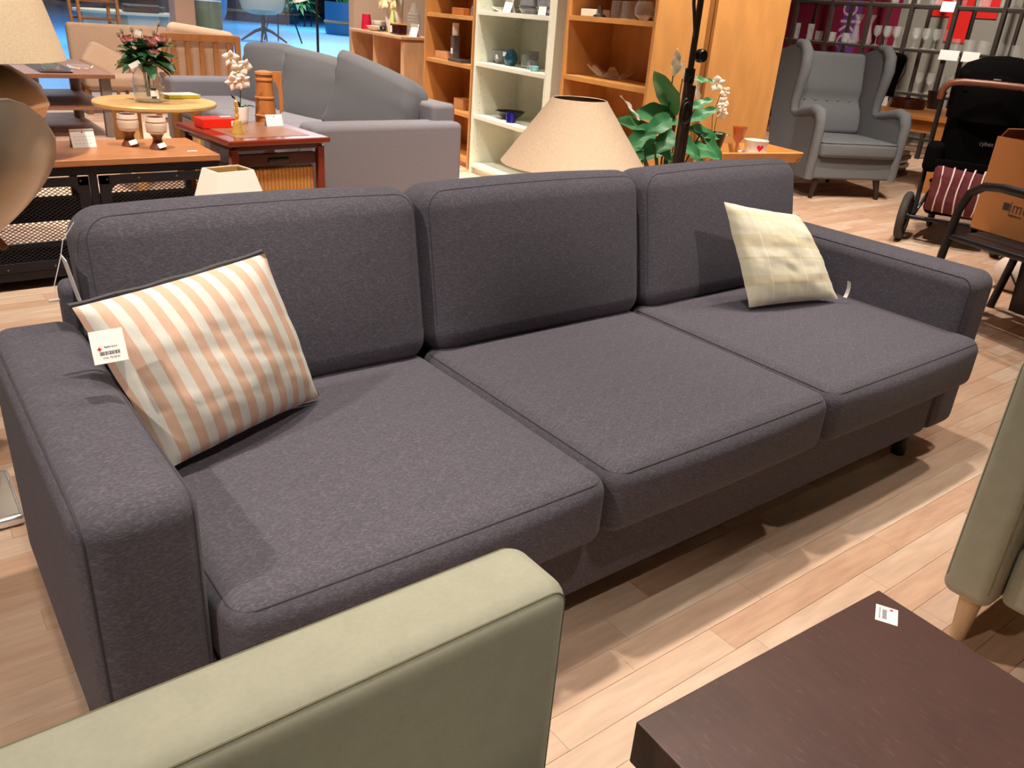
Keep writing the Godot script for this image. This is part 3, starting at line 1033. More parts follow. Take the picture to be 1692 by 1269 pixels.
	part(dr, "handle", G.new().rbox(Vector3(0, 0.452, 0.263), Vector3(0.1, 0.02, 0.012), 0.005, 2), M.black_plastic)
	part(t, "wicker_basket", G.new().rbox(Vector3(0, 0.265, 0.0), Vector3(0.375, 0.30, 0.5), 0.012, 2), M.wicker)
	# ---- on the side table
	var rb = thing("red_box", "bright red cardboard box lying on the mahogany side table", "box", Vector3(1.33, 0.552, -4.03), deg_to_rad(4))
	part(rb, "carton", G.new().rbox(Vector3(0, 0.0205, 0), Vector3(0.16, 0.041, 0.11), 0.002), M.red_box)
	part(rb, "price_label", G.new().rbox(Vector3(0.06, 0.0415, -0.02), Vector3(0.05, 0.001, 0.02), 0.0003).rbox(Vector3(0.066, 0.02, 0.0553), Vector3(0.02, 0.024, 0.001), 0.0003), M.paper)
	var be = thing("hand_bell", "small polished brass hand bell on the mahogany side table", "bell", Vector3(1.362, 0.552, -3.82))
	part(be, "bell_body", G.new().lathe([[0.0, 0.0], [0.031, 0.0], [0.030, 0.006], [0.024, 0.02], [0.019, 0.045], [0.014, 0.056], [0.0, 0.06]], 24), M.brass)
	part(be, "grip", G.new().lathe([[0.0, 0.055], [0.008, 0.055], [0.006, 0.066], [0.011, 0.075], [0.006, 0.086], [0.009, 0.10], [0.006, 0.112], [0.010, 0.124], [0.008, 0.138], [0.0, 0.145]], 16), M.brass)
	orchid(Vector3(1.493, 0.552, -4.13), "white artificial orchid in a white pot on the mahogany side table", 0.30, M.pot_white)
	var jg = thing("wooden_jug", "tall stave-built wooden jug with lid and flat handle", "jug", Vector3(1.635, 0.552, -4.17), deg_to_rad(-20))
	part(jg, "jug_body", G.new().lathe([[0.0, 0.0], [0.052, 0.0], [0.052, 0.01], [0.038, 0.225], [0.0, 0.225]], 24), M.jug_wood)
	for y in [0.03, 0.115, 0.20]:
		part(jg, "hoop", G.new().tube(ring(Vector3(0, y, 0), 0.0525 - 0.063 * y, 24), 0.005, 6, true, 1.4), M.jug_wood)
	part(jg, "lid", G.new().lathe([[0.0, 0.224], [0.044, 0.224], [0.044, 0.235], [0.02, 0.242], [0.0, 0.243]], 24), M.alder_dark)
	part(jg, "handle", G.new().prism([Vector2(0.03, 0.24), Vector2(0.085, 0.24), Vector2(0.088, 0.05), Vector2(0.07, 0.04), Vector2(0.068, 0.15), Vector2(0.055, 0.19), Vector2(0.03, 0.2)], 0.02), M.jug_wood)
	tent_card("plain white price card before the wooden jug", Vector3(1.615, 0.552, -4.02), 0.05, 0.085, 0.055)
	# ---- round oak table with vase
	var rt = thing("round_table", "round pale oak coffee table behind the sideboard", "table", Vector3(1.445, 0, -5.44))
	part(rt, "table_top", G.new().lathe([[0.0, 0.475], [0.345, 0.475], [0.352, 0.480], [0.352, 0.494], [0.346, 0.50], [0.0, 0.50]], 56), M.oak_table)
	for k in 4:
		var a = TAU * k / 4 + 0.75
		part(rt, "leg", G.new().rbox(Vector3(cos(a) * 0.25, 0.2375, sin(a) * 0.25), Vector3(0.05, 0.475, 0.05), 0.006, 2, 1, Basis(Vector3.UP, -a)), M.oak_table)
	bouquet(Vector3(1.405, 0.50, -5.42))
	var mg = thing("magazine", "yellow-green book lying flat on the round oak table", "book", Vector3(1.64, 0.501, -5.60), deg_to_rad(8))
	part(mg, "pages", G.new().box(Vector3(0, 0.011, 0), Vector3(0.20, 0.018, 0.14)), M.magazine_green)
	part(mg, "cover", G.new().box(Vector3(0, 0.0215, 0), Vector3(0.205, 0.003, 0.145)), M.magazine_cover)
	# ---- second grey sofa, side on
	var s2 = thing("grey_sofa", "grey fabric sofa with three slumped back cushions behind the side table", "sofa", Vector3(2.28, 0, -5.25))
	for z in [1.16, -1.20]:
		part(s2, "arm", G.new().rbox(Vector3(-0.01, 0.325, z), Vector3(0.93, 0.45, 0.18), 0.035, 3, 2), M.grey_cloth)
	part(s2, "base", G.new().rbox(Vector3(0, 0.2, -0.02), Vector3(0.88, 0.2, 2.16), 0.02, 2), M.grey_cloth)
	part(s2, "back_frame", G.new().rbox(Vector3(0.38, 0.4, -0.02), Vector3(0.16, 0.48, 2.36), 0.03, 3), M.grey_cloth)
	for k in 3:
		part(s2, "seat_cushion", G.new().rbox(Vector3(-0.1, 0.36, -0.72 + 0.705 * k), Vector3(0.70, 0.15, 0.70), 0.05, 3, 2), M.grey_cloth)
		var h = Vector3(0.10, 0.235, 0.335)
		var f = func(p: Vector3):
			var a = clampf(1 - pow(absf(p.y / h.y), 3), 0, 1)
			var q = clampf(1 - pow(absf(p.z / h.z), 3), 0, 1)
			p.x += signf(p.x) * 0.035 * a * q
			p.y += 0.012 * q * signf(p.y)
			p.x += (0.010 * sin(p.y * 45.0) + 0.006 * sin(p.y * 90.0 + 1.0)) * pow(absf(p.z / h.z), 6)
			p.z += (0.03 - 0.10 * maxf(0.0, p.y / h.y)) * (0.5 + 0.5 * p.y / h.y)
			return p
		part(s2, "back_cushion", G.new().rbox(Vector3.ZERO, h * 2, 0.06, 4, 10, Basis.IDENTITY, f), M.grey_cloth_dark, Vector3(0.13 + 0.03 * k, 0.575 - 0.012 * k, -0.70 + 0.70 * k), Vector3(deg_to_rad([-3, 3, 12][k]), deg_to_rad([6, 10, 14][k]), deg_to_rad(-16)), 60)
	for x in [-0.38, 0.38]:
		for z in [-1.1, 1.1]:
			part(s2, "leg", G.new().cyl(Vector3(x, 0, z), Vector3(x, 0.11, z), 0.02, 0.025), M.dark_leg)
	# ---- brown coffee table with lower shelf
	var dt = thing("shelf_coffee_table", "long brown coffee table with lower shelf and grey legs at the back", "table", Vector3(1.33, 0, -7.9))
	part(dt, "table_top", G.new().rbox(Vector3(0, 0.465, 0), Vector3(0.62, 0.03, 1.35), 0.003), M.brown_wood)
	part(dt, "glass_inlay", G.new().box(Vector3(-0.06, 0.481, 0.05), Vector3(0.28, 0.003, 0.9)), M.grey_glass)
	part(dt, "shelf", G.new().rbox(Vector3(0, 0.225, 0), Vector3(0.58, 0.022, 1.25), 0.003), M.brown_wood)
	for x in [-0.25, 0.25]:
		for z in [-0.58, 0.58]:
			part(dt, "leg", G.new().rbox(Vector3(x, 0.225, z), Vector3(0.075, 0.45, 0.06), 0.004), M.grey_wood)
	var gl = thing("decanter", "squat green glass bowl on the brown coffee table", "bowl", Vector3(1.24, 0.483, -7.52))
	part(gl, "bowl", vessel([[0.03, 0.0], [0.06, 0.03], [0.065, 0.06], [0.03, 0.09], [0.028, 0.12]], 0.004), M.tint_glass)
	single("glass_dish", "shallow clear glass dish on the brown coffee table", "dish", vessel([[0.03, 0.0], [0.08, 0.012], [0.1, 0.03]], 0.003), M.clear_glass, Vector3(1.48, 0.482, -7.62))
	single("drinking_glass", "clear drinking glass at the far end of the brown coffee table", "glass", vessel([[0.03, 0.0], [0.04, 0.12]], 0.003), M.clear_glass, Vector3(1.42, 0.482, -8.35))
	single("phone_tray", "dark thin tray under the green glass bowl", "tray", G.new().rbox(Vector3.ZERO, Vector3(0.22, 0.01, 0.12), 0.003), M.mahogany_dark, Vector3(1.25, 0.4865, -7.36))
	# ---- sand coloured sofa and slat-back armchair
	var bs = thing("sand_sofa", "sand coloured upholstered sofa behind the roses", "sofa", Vector3(2.16, 0, -8.95), deg_to_rad(-8))
	bs.scale.y = 0.87
	part(bs, "backrest", G.new().rbox(Vector3(-0.02, 0.56, -0.32), Vector3(0.92, 0.62, 0.12), 0.04, 3, 2, Basis(Vector3.RIGHT, -0.15)), M.beige_cloth)
	part(bs, "seat_cushion", G.new().rbox(Vector3(0, 0.33, 0.06), Vector3(0.86, 0.16, 0.70), 0.05, 3, 3), M.beige_cloth)
	part(bs, "loose_cushion", G.new().rbox(Vector3(-0.20, 0.5, 0.16), Vector3(0.42, 0.30, 0.14), 0.06, 4, 3, Basis(Vector3.BACK, -0.55) * Basis(Vector3.RIGHT, -0.5)), M.beige_cloth)
	for x in [-0.40, 0.40]:
		for z in [-0.3, 0.36]:
			part(bs, "leg", G.new().rbox(Vector3(x, 0.13, z), Vector3(0.045, 0.26, 0.045), 0.004), M.chair_wood)
	var sc = thing("slat_armchair", "wooden armchair with a slatted back and sand coloured cushions", "chair", Vector3(2.43, 0, -7.55), deg_to_rad(-6))
	part(sc, "top_rail", G.new().rbox(Vector3(0, 0.755, 0.0), Vector3(0.62, 0.06, 0.035), 0.005), M.chair_wood)
	part(sc, "bottom_rail", G.new().rbox(Vector3(0, 0.34, 0.0), Vector3(0.62, 0.06, 0.035), 0.005), M.chair_wood)
	for k in 5:
		part(sc, "slat", G.new().rbox(Vector3(-0.23 + 0.115 * k, 0.55, 0.0), Vector3(0.04, 0.38, 0.018), 0.004), M.chair_wood)
	for x in [-0.30, 0.30]:
		part(sc, "post", G.new().rbox(Vector3(x, 0.39, 0.0), Vector3(0.045, 0.78, 0.045), 0.005), M.chair_wood)
		part(sc, "leg", G.new().rbox(Vector3(x, 0.29, -0.6), Vector3(0.045, 0.58, 0.045), 0.005), M.chair_wood)
		part(sc, "armrest", G.new().rbox(Vector3(x, 0.59, -0.3), Vector3(0.06, 0.03, 0.62), 0.008), M.chair_wood)
	part(sc, "back_cushion", G.new().rbox(Vector3(0.0, 0.58, -0.10), Vector3(0.55, 0.52, 0.14), 0.06, 4, 3, Basis(Vector3.BACK, -0.12)), M.beige_cloth)
	part(sc, "seat_cushion", G.new().rbox(Vector3(0.0, 0.37, -0.34), Vector3(0.56, 0.13, 0.56), 0.05, 3, 2), M.beige_cloth)
	# ---- slender rung rack by the shop front
	var ra = thing("rung_rack", "slender brown wooden rack with rungs at the shop front", "rack", Vector3(2.11, 0, -9.85), deg_to_rad(8))
	for z in [-0.12, 0.12]:
		for x in [-0.19, 0.19]:
			part(ra, "upright", G.new().rbox(Vector3(x, 0.75, z), Vector3(0.028, 1.5, 0.028), 0.003), M.alder_dark)
		for k in 8:
			part(ra, "rung", G.new().rbox(Vector3(0, 0.12 + 0.165 * k, z), Vector3(0.36, 0.022, 0.02), 0.003), M.brown_wood)
	# ---- square paper lamp and cone lamp behind the sofa
	var sq = thing("square_lamp", "small lamp with an ivory tapered square shade behind the sofa", "lamp", Vector3(0.785, 0, -2.3), deg_to_rad(10))
	part(sq, "shade", square_shade(0.085, 0.05, 0.55, 0.695, 0.003), M.shade_ivory)
	part(sq, "shade_lining", square_shade(0.0795, 0.0455, 0.5505, 0.692, 0.001), M.shade_inside)
	part(sq, "stem", G.new().cyl(Vector3(0, 0.02, 0), Vector3(0, 0.60, 0), 0.01), M.brass)
	part(sq, "foot", G.new().lathe([[0.0, 0.0], [0.09, 0.0], [0.09, 0.012], [0.015, 0.03], [0.0, 0.03]], 24), M.brass)
	var cl = thing("cone_lamp", "standing lamp with a large sand coloured conical shade behind the sofa", "lamp", Vector3(2.125, 0, -2.36))
	part(cl, "shade", shade_frustum(0.275, 0.10, 0.63, 0.872, 48), M.shade_sand)
	part(cl, "stem", G.new().cyl(Vector3(0, 0.02, 0), Vector3(0, 0.80, 0), 0.012), M.brass)
	part(cl, "foot", G.new().lathe([[0.0, 0.0], [0.13, 0.0], [0.13, 0.015], [0.02, 0.035], [0.0, 0.035]], 28), M.brass)

func shade_frustum(r0: float, r1: float, y0: float, y1: float, seg: int) -> G:
	var t = 0.003
	return G.new().lathe([[r0, y0], [r0 + t, y0 + 0.002], [r1 + t, y1 - 0.002], [r1, y1], [r1 - t, y1 - 0.002], [r0 - t, y0 + 0.004], [r0, y0]], seg)

func square_shade(h0: float, h1: float, y0: float, y1: float, t: float) -> G:
	var q = sqrt(2.0)
	return G.new().lathe([[h0 * q, y0], [h1 * q, y1], [(h1 - t) * q, y1], [(h0 - t) * q, y0], [h0 * q, y0]], 4, Transform3D.IDENTITY, Vector2(1.1, 0.85), PI / 4)

func door_frame(w: float, h: float) -> G:
	var g = G.new()
	for s in [-1, 1]:
		g.rbox(Vector3(s * (w / 2 - 0.02), 0, 0), Vector3(0.04, h, 0.012), 0.002)
		g.rbox(Vector3(0, s * (h / 2 - 0.018), 0), Vector3(w, 0.036, 0.012), 0.002)
		for u in [-1, 1]:
			var poly = [Vector2(0, 0), Vector2(0.045, 0)]
			for k in range(1, 5):
				var a = PI * 1.5 - PI / 2 * k / 5.0
				poly.append(Vector2(0.045 + 0.045 * cos(a), 0.045 + 0.045 * sin(a)))
			poly.append(Vector2(0, 0.045))
			var b = Basis(Vector3(-s, 0, 0), Vector3(0, -u, 0), Vector3(0, 0, 1))
			g.prism(poly, 0.010, Transform3D(b, Vector3(s * (w / 2 - 0.039), u * (h / 2 - 0.035), 0)))
	return g

# expanded metal: two families of slanting strands clipped to the opening
func wire_mesh(w: float, h: float, pitch: float) -> G:
	var g = G.new()
	var k = 0.62
	for s in [-1.0, 1.0]:
		var x = -w / 2 - h / k
		while x < w / 2 + h / k:
			var a = Vector2(x, -h / 2)
			var b = Vector2(x + s * h / k, h / 2)
			var lo = 0.0
			var hi = 1.0
			for q in [-w / 2, w / 2]:
				var t = (q - a.x) / (b.x - a.x)
				if (q < 0) == (s > 0):
					lo = maxf(lo, t)
				else:
					hi = minf(hi, t)
			if hi - lo > 0.02:
				var p = a.lerp(b, lo)
				var r = a.lerp(b, hi)
				var d = r - p
				g.box(Vector3((p.x + r.x) / 2, (p.y + r.y) / 2, 0.001 * s), Vector3(d.length(), 0.0024, 0.0024), Basis(Vector3.BACK, atan2(d.y, d.x)))
			x += pitch
	return g

func orchid(at: Vector3, label: String, h: float, pot: Material):
	var o = thing("potted_orchid", label, "plant", at)
	part(o, "pot", vessel([[0.028, 0.0], [0.036, 0.02], [0.038, 0.078]], 0.003, 24), pot)
	part(o, "soil", G.new().lathe([[0.0, 0.066], [0.034, 0.066], [0.034, 0.07], [0.0, 0.071]], 16), M.soil)
	part(o, "stem", G.new().tube([Vector3(0, 0.07, 0), Vector3(0.002, 0.15, 0.01), Vector3(-0.012, 0.24, 0.02), Vector3(-0.035, h, 0.03)], 0.0025, 6), M.stem)
	for k in 3:
		part(o, "leaf", leaf_blade(Vector3(0, 0.07, 0), Vector3([-0.6, 0.7, 0.3][k], [0.9, 0.35, 0.2][k], [0.2, 0.1, -0.7][k]), 0.09, 0.022, [0.01, 0.04, 0.03][k]), M.leaf_dark)
	for q in [[-0.045, 0.0, 0.012], [-0.02, -0.055, 0.024], [-0.045, -0.105, 0.03], [-0.005, -0.10, 0.035], [0.012, -0.035, 0.02]]:
		var fl = part(o, "flower", flower(0.036), M.petal, Vector3(q[0], h + q[1], 0.03 + q[2]), Vector3(0.3, q[0] * 8.0, q[1] * 9.0))
		part(fl, "flower_core", G.new().lathe([[0.0, -0.004], [0.005, 0.0], [0.0, 0.006]], 8, Transform3D(Basis(Vector3.RIGHT, PI / 2), Vector3(0, 0, 0.004))), M.petal_core)
	part(o, "bud", G.new().lathe([[0.0, -0.009], [0.007, 0.0], [0.0, 0.009]], 10, Transform3D(Basis.IDENTITY, Vector3(-0.04, h + 0.02, 0.03))), M.petal)

func flower(r: float) -> G:
	var g = G.new()
	for k in 5:
		var a = TAU * k / 5 + PI / 2
		var d = Vector3(cos(a), sin(a), 0)
		var s = Vector3(-sin(a), cos(a), 0)
		var w = r * (1.25 if k == 1 or k == 4 else 0.8)
		g.sheet(5, 4, func(u, q):
			var e = 2 * q - 1
			return d * r * u * 1.15 + s * e * w / 2 * sin(PI * (0.08 + 0.9 * u)) + Vector3(0, 0, 0.25 * r * sin(u * 2.0) * (1 - e * e * 0.6)))
	return g

func bouquet(at: Vector3):
	var o = thing("glass_vase", "clear glass vase with water and a printed label on the round oak table", "vase", at)
	part(o, "vessel", vessel([[0.075, 0.0], [0.083, 0.008], [0.083, 0.12], [0.075, 0.155], [0.05, 0.195], [0.045, 0.21], [0.05, 0.225]], 0.003, 32), M.clear_glass)
	part(o, "water", G.new().lathe([[0.0, 0.005], [0.079, 0.005], [0.079, 0.085], [0.0, 0.085]], 28), M.water)
	part(o, "vase_label", G.new().rbox(Vector3(0.012, 0.05, 0.0845), Vector3(0.045, 0.05, 0.001), 0.0003), M.sticker)
	part(o, "label_print", G.new().box(Vector3(0.008, 0.078, 0.0855), Vector3(0.03, 0.014, 0.0008)).box(Vector3(0.008, 0.032, 0.0855), Vector3(0.03, 0.012, 0.0008)), M.ink)
	var r = thing("rose_bouquet", "bouquet of dusty pink roses with dark leaves in the glass vase", "flowers", at)
	r.scale.y = 0.92
	var g = RandomNumberGenerator.new()
	g.seed = 12
	for q in [[-0.085, 0.36, 0.02, 0.036], [0.015, 0.355, 0.07, 0.042], [0.085, 0.365, 0.03, 0.038], [-0.02, 0.345, -0.05, 0.034], [0.03, 0.30, 0.09, 0.03]]:
		var p = Vector3(q[0], q[1], q[2])
		part(r, "stem", G.new().tube([Vector3(q[0] * 0.1, 0.03, q[2] * 0.1), Vector3(q[0] * 0.2, 0.2, q[2] * 0.2), p], 0.003, 6), M.stem)
		part(r, "rose", rose(q[3]), M.rose, p, Vector3(0.35 + q[2], 0, -q[0] * 3))
	for q in [[-0.13, 0.40, 0.0], [-0.055, 0.43, 0.0], [0.0, 0.425, -0.02], [0.105, 0.47, -0.02], [0.06, 0.42, 0.02], [0.155, 0.37, 0.0], [-0.115, 0.42, 0.02]]:
		var p = Vector3(q[0], q[1], q[2])
		part(r, "bud_stem", G.new().tube([Vector3(q[0] * 0.15, 0.18, q[2] * 0.2), Vector3(q[0] * 0.7, q[1] - 0.1, q[2]), p], 0.002, 5), M.stem)
		part(r, "bud", G.new().lathe([[0.0, -0.018], [0.010, -0.008], [0.009, 0.008], [0.0, 0.022]], 10), M.bud, p, Vector3(0, 0, -q[0]))
	for k in 40:
		var a = g.randf() * TAU
		var d = Vector3(cos(a), g.randf_range(-0.45, 0.7), sin(a))
		part(r, "leaf", leaf_blade(Vector3(cos(a) * 0.03, g.randf_range(0.22, 0.33), sin(a) * 0.03), d, g.randf_range(0.12, 0.175), 0.08, 0.03, g.randf_range(-0.5, 0.5), 6), M.leaf_rose)
	part(r, "price_label", G.new().rbox(Vector3(-0.09, 0.235, 0.12), Vector3(0.065, 0.03, 0.001), 0.0003, 1, 1, Basis(Vector3.BACK, 0.5)), M.paper)
	part(r, "care_label", G.new().rbox(Vector3(-0.03, 0.415, 0.04), Vector3(0.035, 0.03, 0.001), 0.0003, 1, 1, Basis(Vector3.BACK, -0.3)), M.paper)

func rose(r: float) -> G:
	var g = G.new()
	for ring_ in [[1.0, 5, 0.9], [0.72, 5, 1.0], [0.42, 4, 1.05]]:
		for k in ring_[1]:
			var a = TAU * k / ring_[1] + ring_[0] * 3.0
			var d = Vector3(cos(a), 0, sin(a))
			var s = Vector3(-sin(a), 0, cos(a))
			g.sheet(5, 5, func(u, w):
				var e = 2 * w - 1
				return d * r * ring_[0] * (0.25 + 0.9 * sin(u * 1.5)) * (1 - 0.35 * e * e) + s * e * r * ring_[0] * 0.85 * sin(PI * (0.1 + 0.75 * u)) + Vector3.UP * r * ring_[2] * (1.35 * u - 0.5))
	return g

# bookcase: front at local x = 0 facing -x, depth along +x, width along +z
func bookcase(label: String, at: Vector3, yaw: float, w: float, depth: float, boards: Array, m: Material, mu: Material, height := 2.02, holes := false) -> Node3D:
	var o = thing("bookcase", label, "bookcase", at, yaw)
	var t = 0.024
	for z in [t / 2, w - t / 2]:
		part(o, "side_panel", G.new().rbox(Vector3(depth / 2, height / 2, z), Vector3(depth, height, t), 0.0015), mu)
	part(o, "back_panel", G.new().box(Vector3(depth - 0.006, height / 2, w / 2), Vector3(0.008, height - 0.03, w - 2 * t)), mu)
	part(o, "top_board", G.new().rbox(Vector3(depth / 2, height - t / 2, w / 2), Vector3(depth, t, w - 2 * t - 0.001), 0.0015), m)
	part(o, "plinth", G.new().box(Vector3(0.04, 0.03, w / 2), Vector3(0.02, 0.06, w - 2 * t)), mu)
	for y in boards:
		part(o, "shelf", G.new().rbox(Vector3(depth / 2 + 0.001, y - 0.014, w / 2), Vector3(depth - 0.012, 0.028, w - 2 * t - 0.001), 0.0015), m)
	if holes:
		var g = G.new()
		for z in [t + 0.0008, w - t - 0.0008]:
			for x in [0.05, depth - 0.06]:
				for k in 26:
					g.box(Vector3(x, 0.16 + 0.05 * k, z), Vector3(0.005, 0.005, 0.001))
		part(o, "peg_holes", g, M.hole).set_meta("kind", "stuff")
	return o

# a point on a bookcase board: u across from its left end, d back from its front edge
func on_board(o: Node3D, u: float, d: float, y: float) -> Vector3:
	return o.transform * Vector3(d, y, u)

func shelves():
	var yaw = deg_to_rad(-7.0)
	var b1 = bookcase("orange-brown alder bookcase standing next to the white bookcase, candle inside", Vector3(3.79, 0, -6.17), yaw, 0.86, 0.38, [0.07, 0.405, 0.755, 1.09, 1.45], M.alder, M.alder_upright)
	var b2 = bookcase("off-white bookcase with glazed bowls between the two alder bookcases", Vector3(3.625, 0, -5.21), yaw, 0.99, 0.38, [0.075, 0.43, 0.795, 1.135, 1.5], M.white_board, M.white_board, 2.02, true)
	var b3 = bookcase("alder bookcase holding a star-shaped glass dish behind the peace lily", Vector3(3.525, 0, -4.11), yaw, 0.855, 0.355, [0.07, 0.44, 0.815, 1.15, 1.5], M.alder, M.alder_upright)
	var b4 = thing("bookcase", "alder bookcase standing back to back with the one behind the peace lily", "bookcase", Vector3(3.975, 0, -4.11), yaw)
	for z in [0.012, 0.843]:
		part(b4, "side_panel", G.new().rbox(Vector3(0.30, 1.01, z), Vector3(0.56, 2.02, 0.024), 0.0015), M.alder_upright)
	part(b4, "back_panel", G.new().box(Vector3(0.03, 1.01, 0.4275), Vector3(0.008, 2.0, 0.8)), M.alder_upright)
	for y in [0.07, 0.44, 0.815, 1.15, 1.5, 2.0]:
		part(b4, "shelf", G.new().rbox(Vector3(0.30, y - 0.014, 0.4275), Vector3(0.54, 0.028, 0.806), 0.0015), M.alder)
	# ---- alder bookcase: candle stand and boxes
	var c = thing("candle_stand", "white pillar candle on a tall smoked glass stand and slate tray", "candle", on_board(b1, 0.42, 0.075, 0.756), yaw)
	part(c, "tray", G.new().rbox(Vector3(0.02, 0.012, 0.09), Vector3(0.14, 0.022, 0.22), 0.003), M.smoke)
	part(c, "stand", G.new().rbox(Vector3(0, 0.105, 0), Vector3(0.055, 0.165, 0.055), 0.003), M.smoked_glass)
	part(c, "candle", G.new().lathe([[0.0, 0.188], [0.027, 0.188], [0.027, 0.272], [0.023, 0.277], [0.0, 0.275]], 20), M.candle)
	part(c, "price_label", G.new().rbox(Vector3(-0.029, 0.075, 0.0), Vector3(0.001, 0.04, 0.03), 0.0003), M.paper)
	single("wooden_box", "low pale wooden box beside the candle stand", "box", G.new().rbox(Vector3(0, 0.028, 0), Vector3(0.1, 0.055, 0.22), 0.003), M.pink_wood, on_board(b1, 0.16, 0.13, 0.756), Vector3(0, yaw, 0))
	single("wooden_box", "small brown wooden box on the lower shelf of the alder bookcase", "box", G.new().rbox(Vector3(0, 0.04, 0), Vector3(0.1, 0.08, 0.16), 0.003), M.alder_dark, on_board(b1, 0.52, 0.12, 0.406), Vector3(0, yaw, 0))
	single("wooden_box", "thin wooden box on the top visible shelf of the alder bookcase", "box", G.new().rbox(Vector3(0, 0.025, 0), Vector3(0.1, 0.05, 0.2), 0.003), M.jug_wood, on_board(b1, 0.45, 0.12, 1.091), Vector3(0, yaw, 0))
	single("glass_jar", "small clear glass jar on the top visible shelf of the alder bookcase", "jar", vessel([[0.03, 0.0], [0.035, 0.03], [0.03, 0.07]], 0.003), M.clear_glass, on_board(b1, 0.68, 0.1, 1.091))
	# ---- white bookcase
	var gb = single("grey_bowl", "grey glass bowl with a paper label on the white bookcase", "bowl", vessel([[0.03, 0.0], [0.045, 0.02], [0.062, 0.09]], 0.004), M.grey_glass, on_board(b2, 0.10, 0.16, 0.796))
	part(gb, "price_label", G.new().rbox(Vector3(-0.048, 0.045, 0.018), Vector3(0.001, 0.03, 0.045), 0.0003, 1, 1, Basis(Vector3.BACK, 0.25)), M.paper)
	var tv = single("teal_vase", "dark teal egg-shaped vase on the white bookcase", "vase", G.new().lathe([[0.0, 0.0], [0.03, 0.0], [0.047, 0.03], [0.048, 0.055], [0.035, 0.088], [0.018, 0.105], [0.016, 0.11], [0.012, 0.108], [0.0, 0.1]], 28), M.teal_glaze, on_board(b2, 0.31, 0.13, 0.796))
	part(tv, "price_label", G.new().rbox(Vector3(-0.043, 0.075, -0.02), Vector3(0.001, 0.028, 0.028), 0.0003, 1, 1, Basis(Vector3.UP, 0.4)), M.paper)
	single("tumbler", "olive tinted glass tumbler on the white bookcase", "glass", vessel([[0.038, 0.0], [0.042, 0.085]], 0.003), M.tint_glass, on_board(b2, 0.46, 0.17, 0.796))
	var dj = thing("candle_jar", "squat glass jar with a dark neck on the white bookcase", "jar", on_board(b2, 0.61, 0.13, 0.796))
	part(dj, "jar_body", vessel([[0.035, 0.0], [0.044, 0.015], [0.04, 0.045], [0.03, 0.06]], 0.003), M.grey_glass)
	part(dj, "jar_neck", vessel([[0.03, 0.058], [0.036, 0.07], [0.036, 0.115]], 0.003), M.smoked_glass)
	single("small_dish", "little pale blue dish at the edge of the white bookcase", "dish", vessel([[0.025, 0.0], [0.032, 0.03], [0.036, 0.032]], 0.004), M.pale_blue, on_board(b2, 0.74, 0.06, 0.796))
	single("black_bowl", "flat black glazed bowl on a lower shelf of the white bookcase", "bowl", vessel([[0.03, 0.0], [0.075, 0.02], [0.11, 0.055]], 0.005, 32), M.black_glaze, on_board(b2, 0.28, 0.17, 0.431))
	single("blue_cup", "cobalt blue glass cup beside the flat black bowl", "cup", vessel([[0.034, 0.0], [0.036, 0.065]], 0.004), M.cobalt, on_board(b2, 0.45, 0.08, 0.431))
	single("pink_dish", "pale pink glass dish on the upper shelf of the white bookcase", "dish", vessel([[0.05, 0.0], [0.09, 0.015], [0.12, 0.03]], 0.004), M.plate_glass, on_board(b2, 0.17, 0.15, 1.136))
	tent_card("white price card on the upper shelf of the white bookcase", on_board(b2, 0.36, 0.06, 1.136), -1.6, 0.09, 0.08)
	for q in [[0.54, "patterned grey glass bowl beside the price card on the white bookcase"], [0.76, "patterned grey glass bowl in the corner of the white bookcase"]]:
		var vb = thing("glass_bowl", q[1], "bowl", on_board(b2, q[0], 0.12, 1.136), 0.0, "grey glass bowls")
		part(vb, "bowl", vessel([[0.05, 0.0], [0.075, 0.03], [0.07, 0.08], [0.075, 0.11]], 0.004), M.grey_glass)
		part(vb, "band", G.new().tube(ring(Vector3(0, 0.045, 0), 0.0755, 24), 0.006, 6, true), M.smoke)
	single("paper_label", "blank white paper label leaning on the upper shelf of the white bookcase", "label", G.new().rbox(Vector3(0, 0.025, 0), Vector3(0.001, 0.05, 0.09), 0.0003), M.paper, on_board(b2, 0.83, 0.03, 1.136), Vector3(0, yaw, -0.1))
	# ---- alder bookcase by the plant
	var sd = thing("star_dish", "wide clear pressed glass dish with pointed petals", "dish", on_board(b3, 0.30, 0.172, 0.817))
	for k in 8:
		var a = TAU * k / 8
		var d = Vector3(cos(a), 0, sin(a))
		var s = Vector3(-sin(a), 0, cos(a))
		part(sd, "petal", G.new().sheet(6, 4, func(u, w):
			var e = 2 * w - 1
			return d * (0.03 + 0.125 * u) + s * e * (0.025 + 0.05 * sin(PI * u * 0.8)) * (1 - u * 0.6) + Vector3.UP * (0.004 + 0.06 * u * u + 0.012 * (1 - e * e))), M.plate_glass)
	part(sd, "centre", G.new().lathe([[0.0, 0.0], [0.05, 0.0], [0.055, 0.008], [0.0, 0.01]], 24), M.plate_glass)
	var cf = single("metal_candle_foot", "round dull metal candle holder on the alder bookcase", "candle holder", G.new().lathe([[0.0, 0.0], [0.04, 0.0], [0.038, 0.01], [0.012, 0.02], [0.014, 0.06], [0.0, 0.06]], 24), M.steel, on_board(b3, 0.22, 0.09, 1.151))
	for q in [[0.40, 0.05, "clear pressed glass block nearer the metal candle holder"], [0.50, 0.04, "clear pressed glass block nearer the round glass bowl"]]:
		single("glass_block", q[2], "candle holder", G.new().rbox(Vector3(0, 0.045, 0), Vector3(0.06, 0.09, 0.075), 0.006, 2), M.plate_glass, on_board(b3, q[0], 0.09, 1.151), Vector3(0, yaw, 0), "pressed glass blocks")
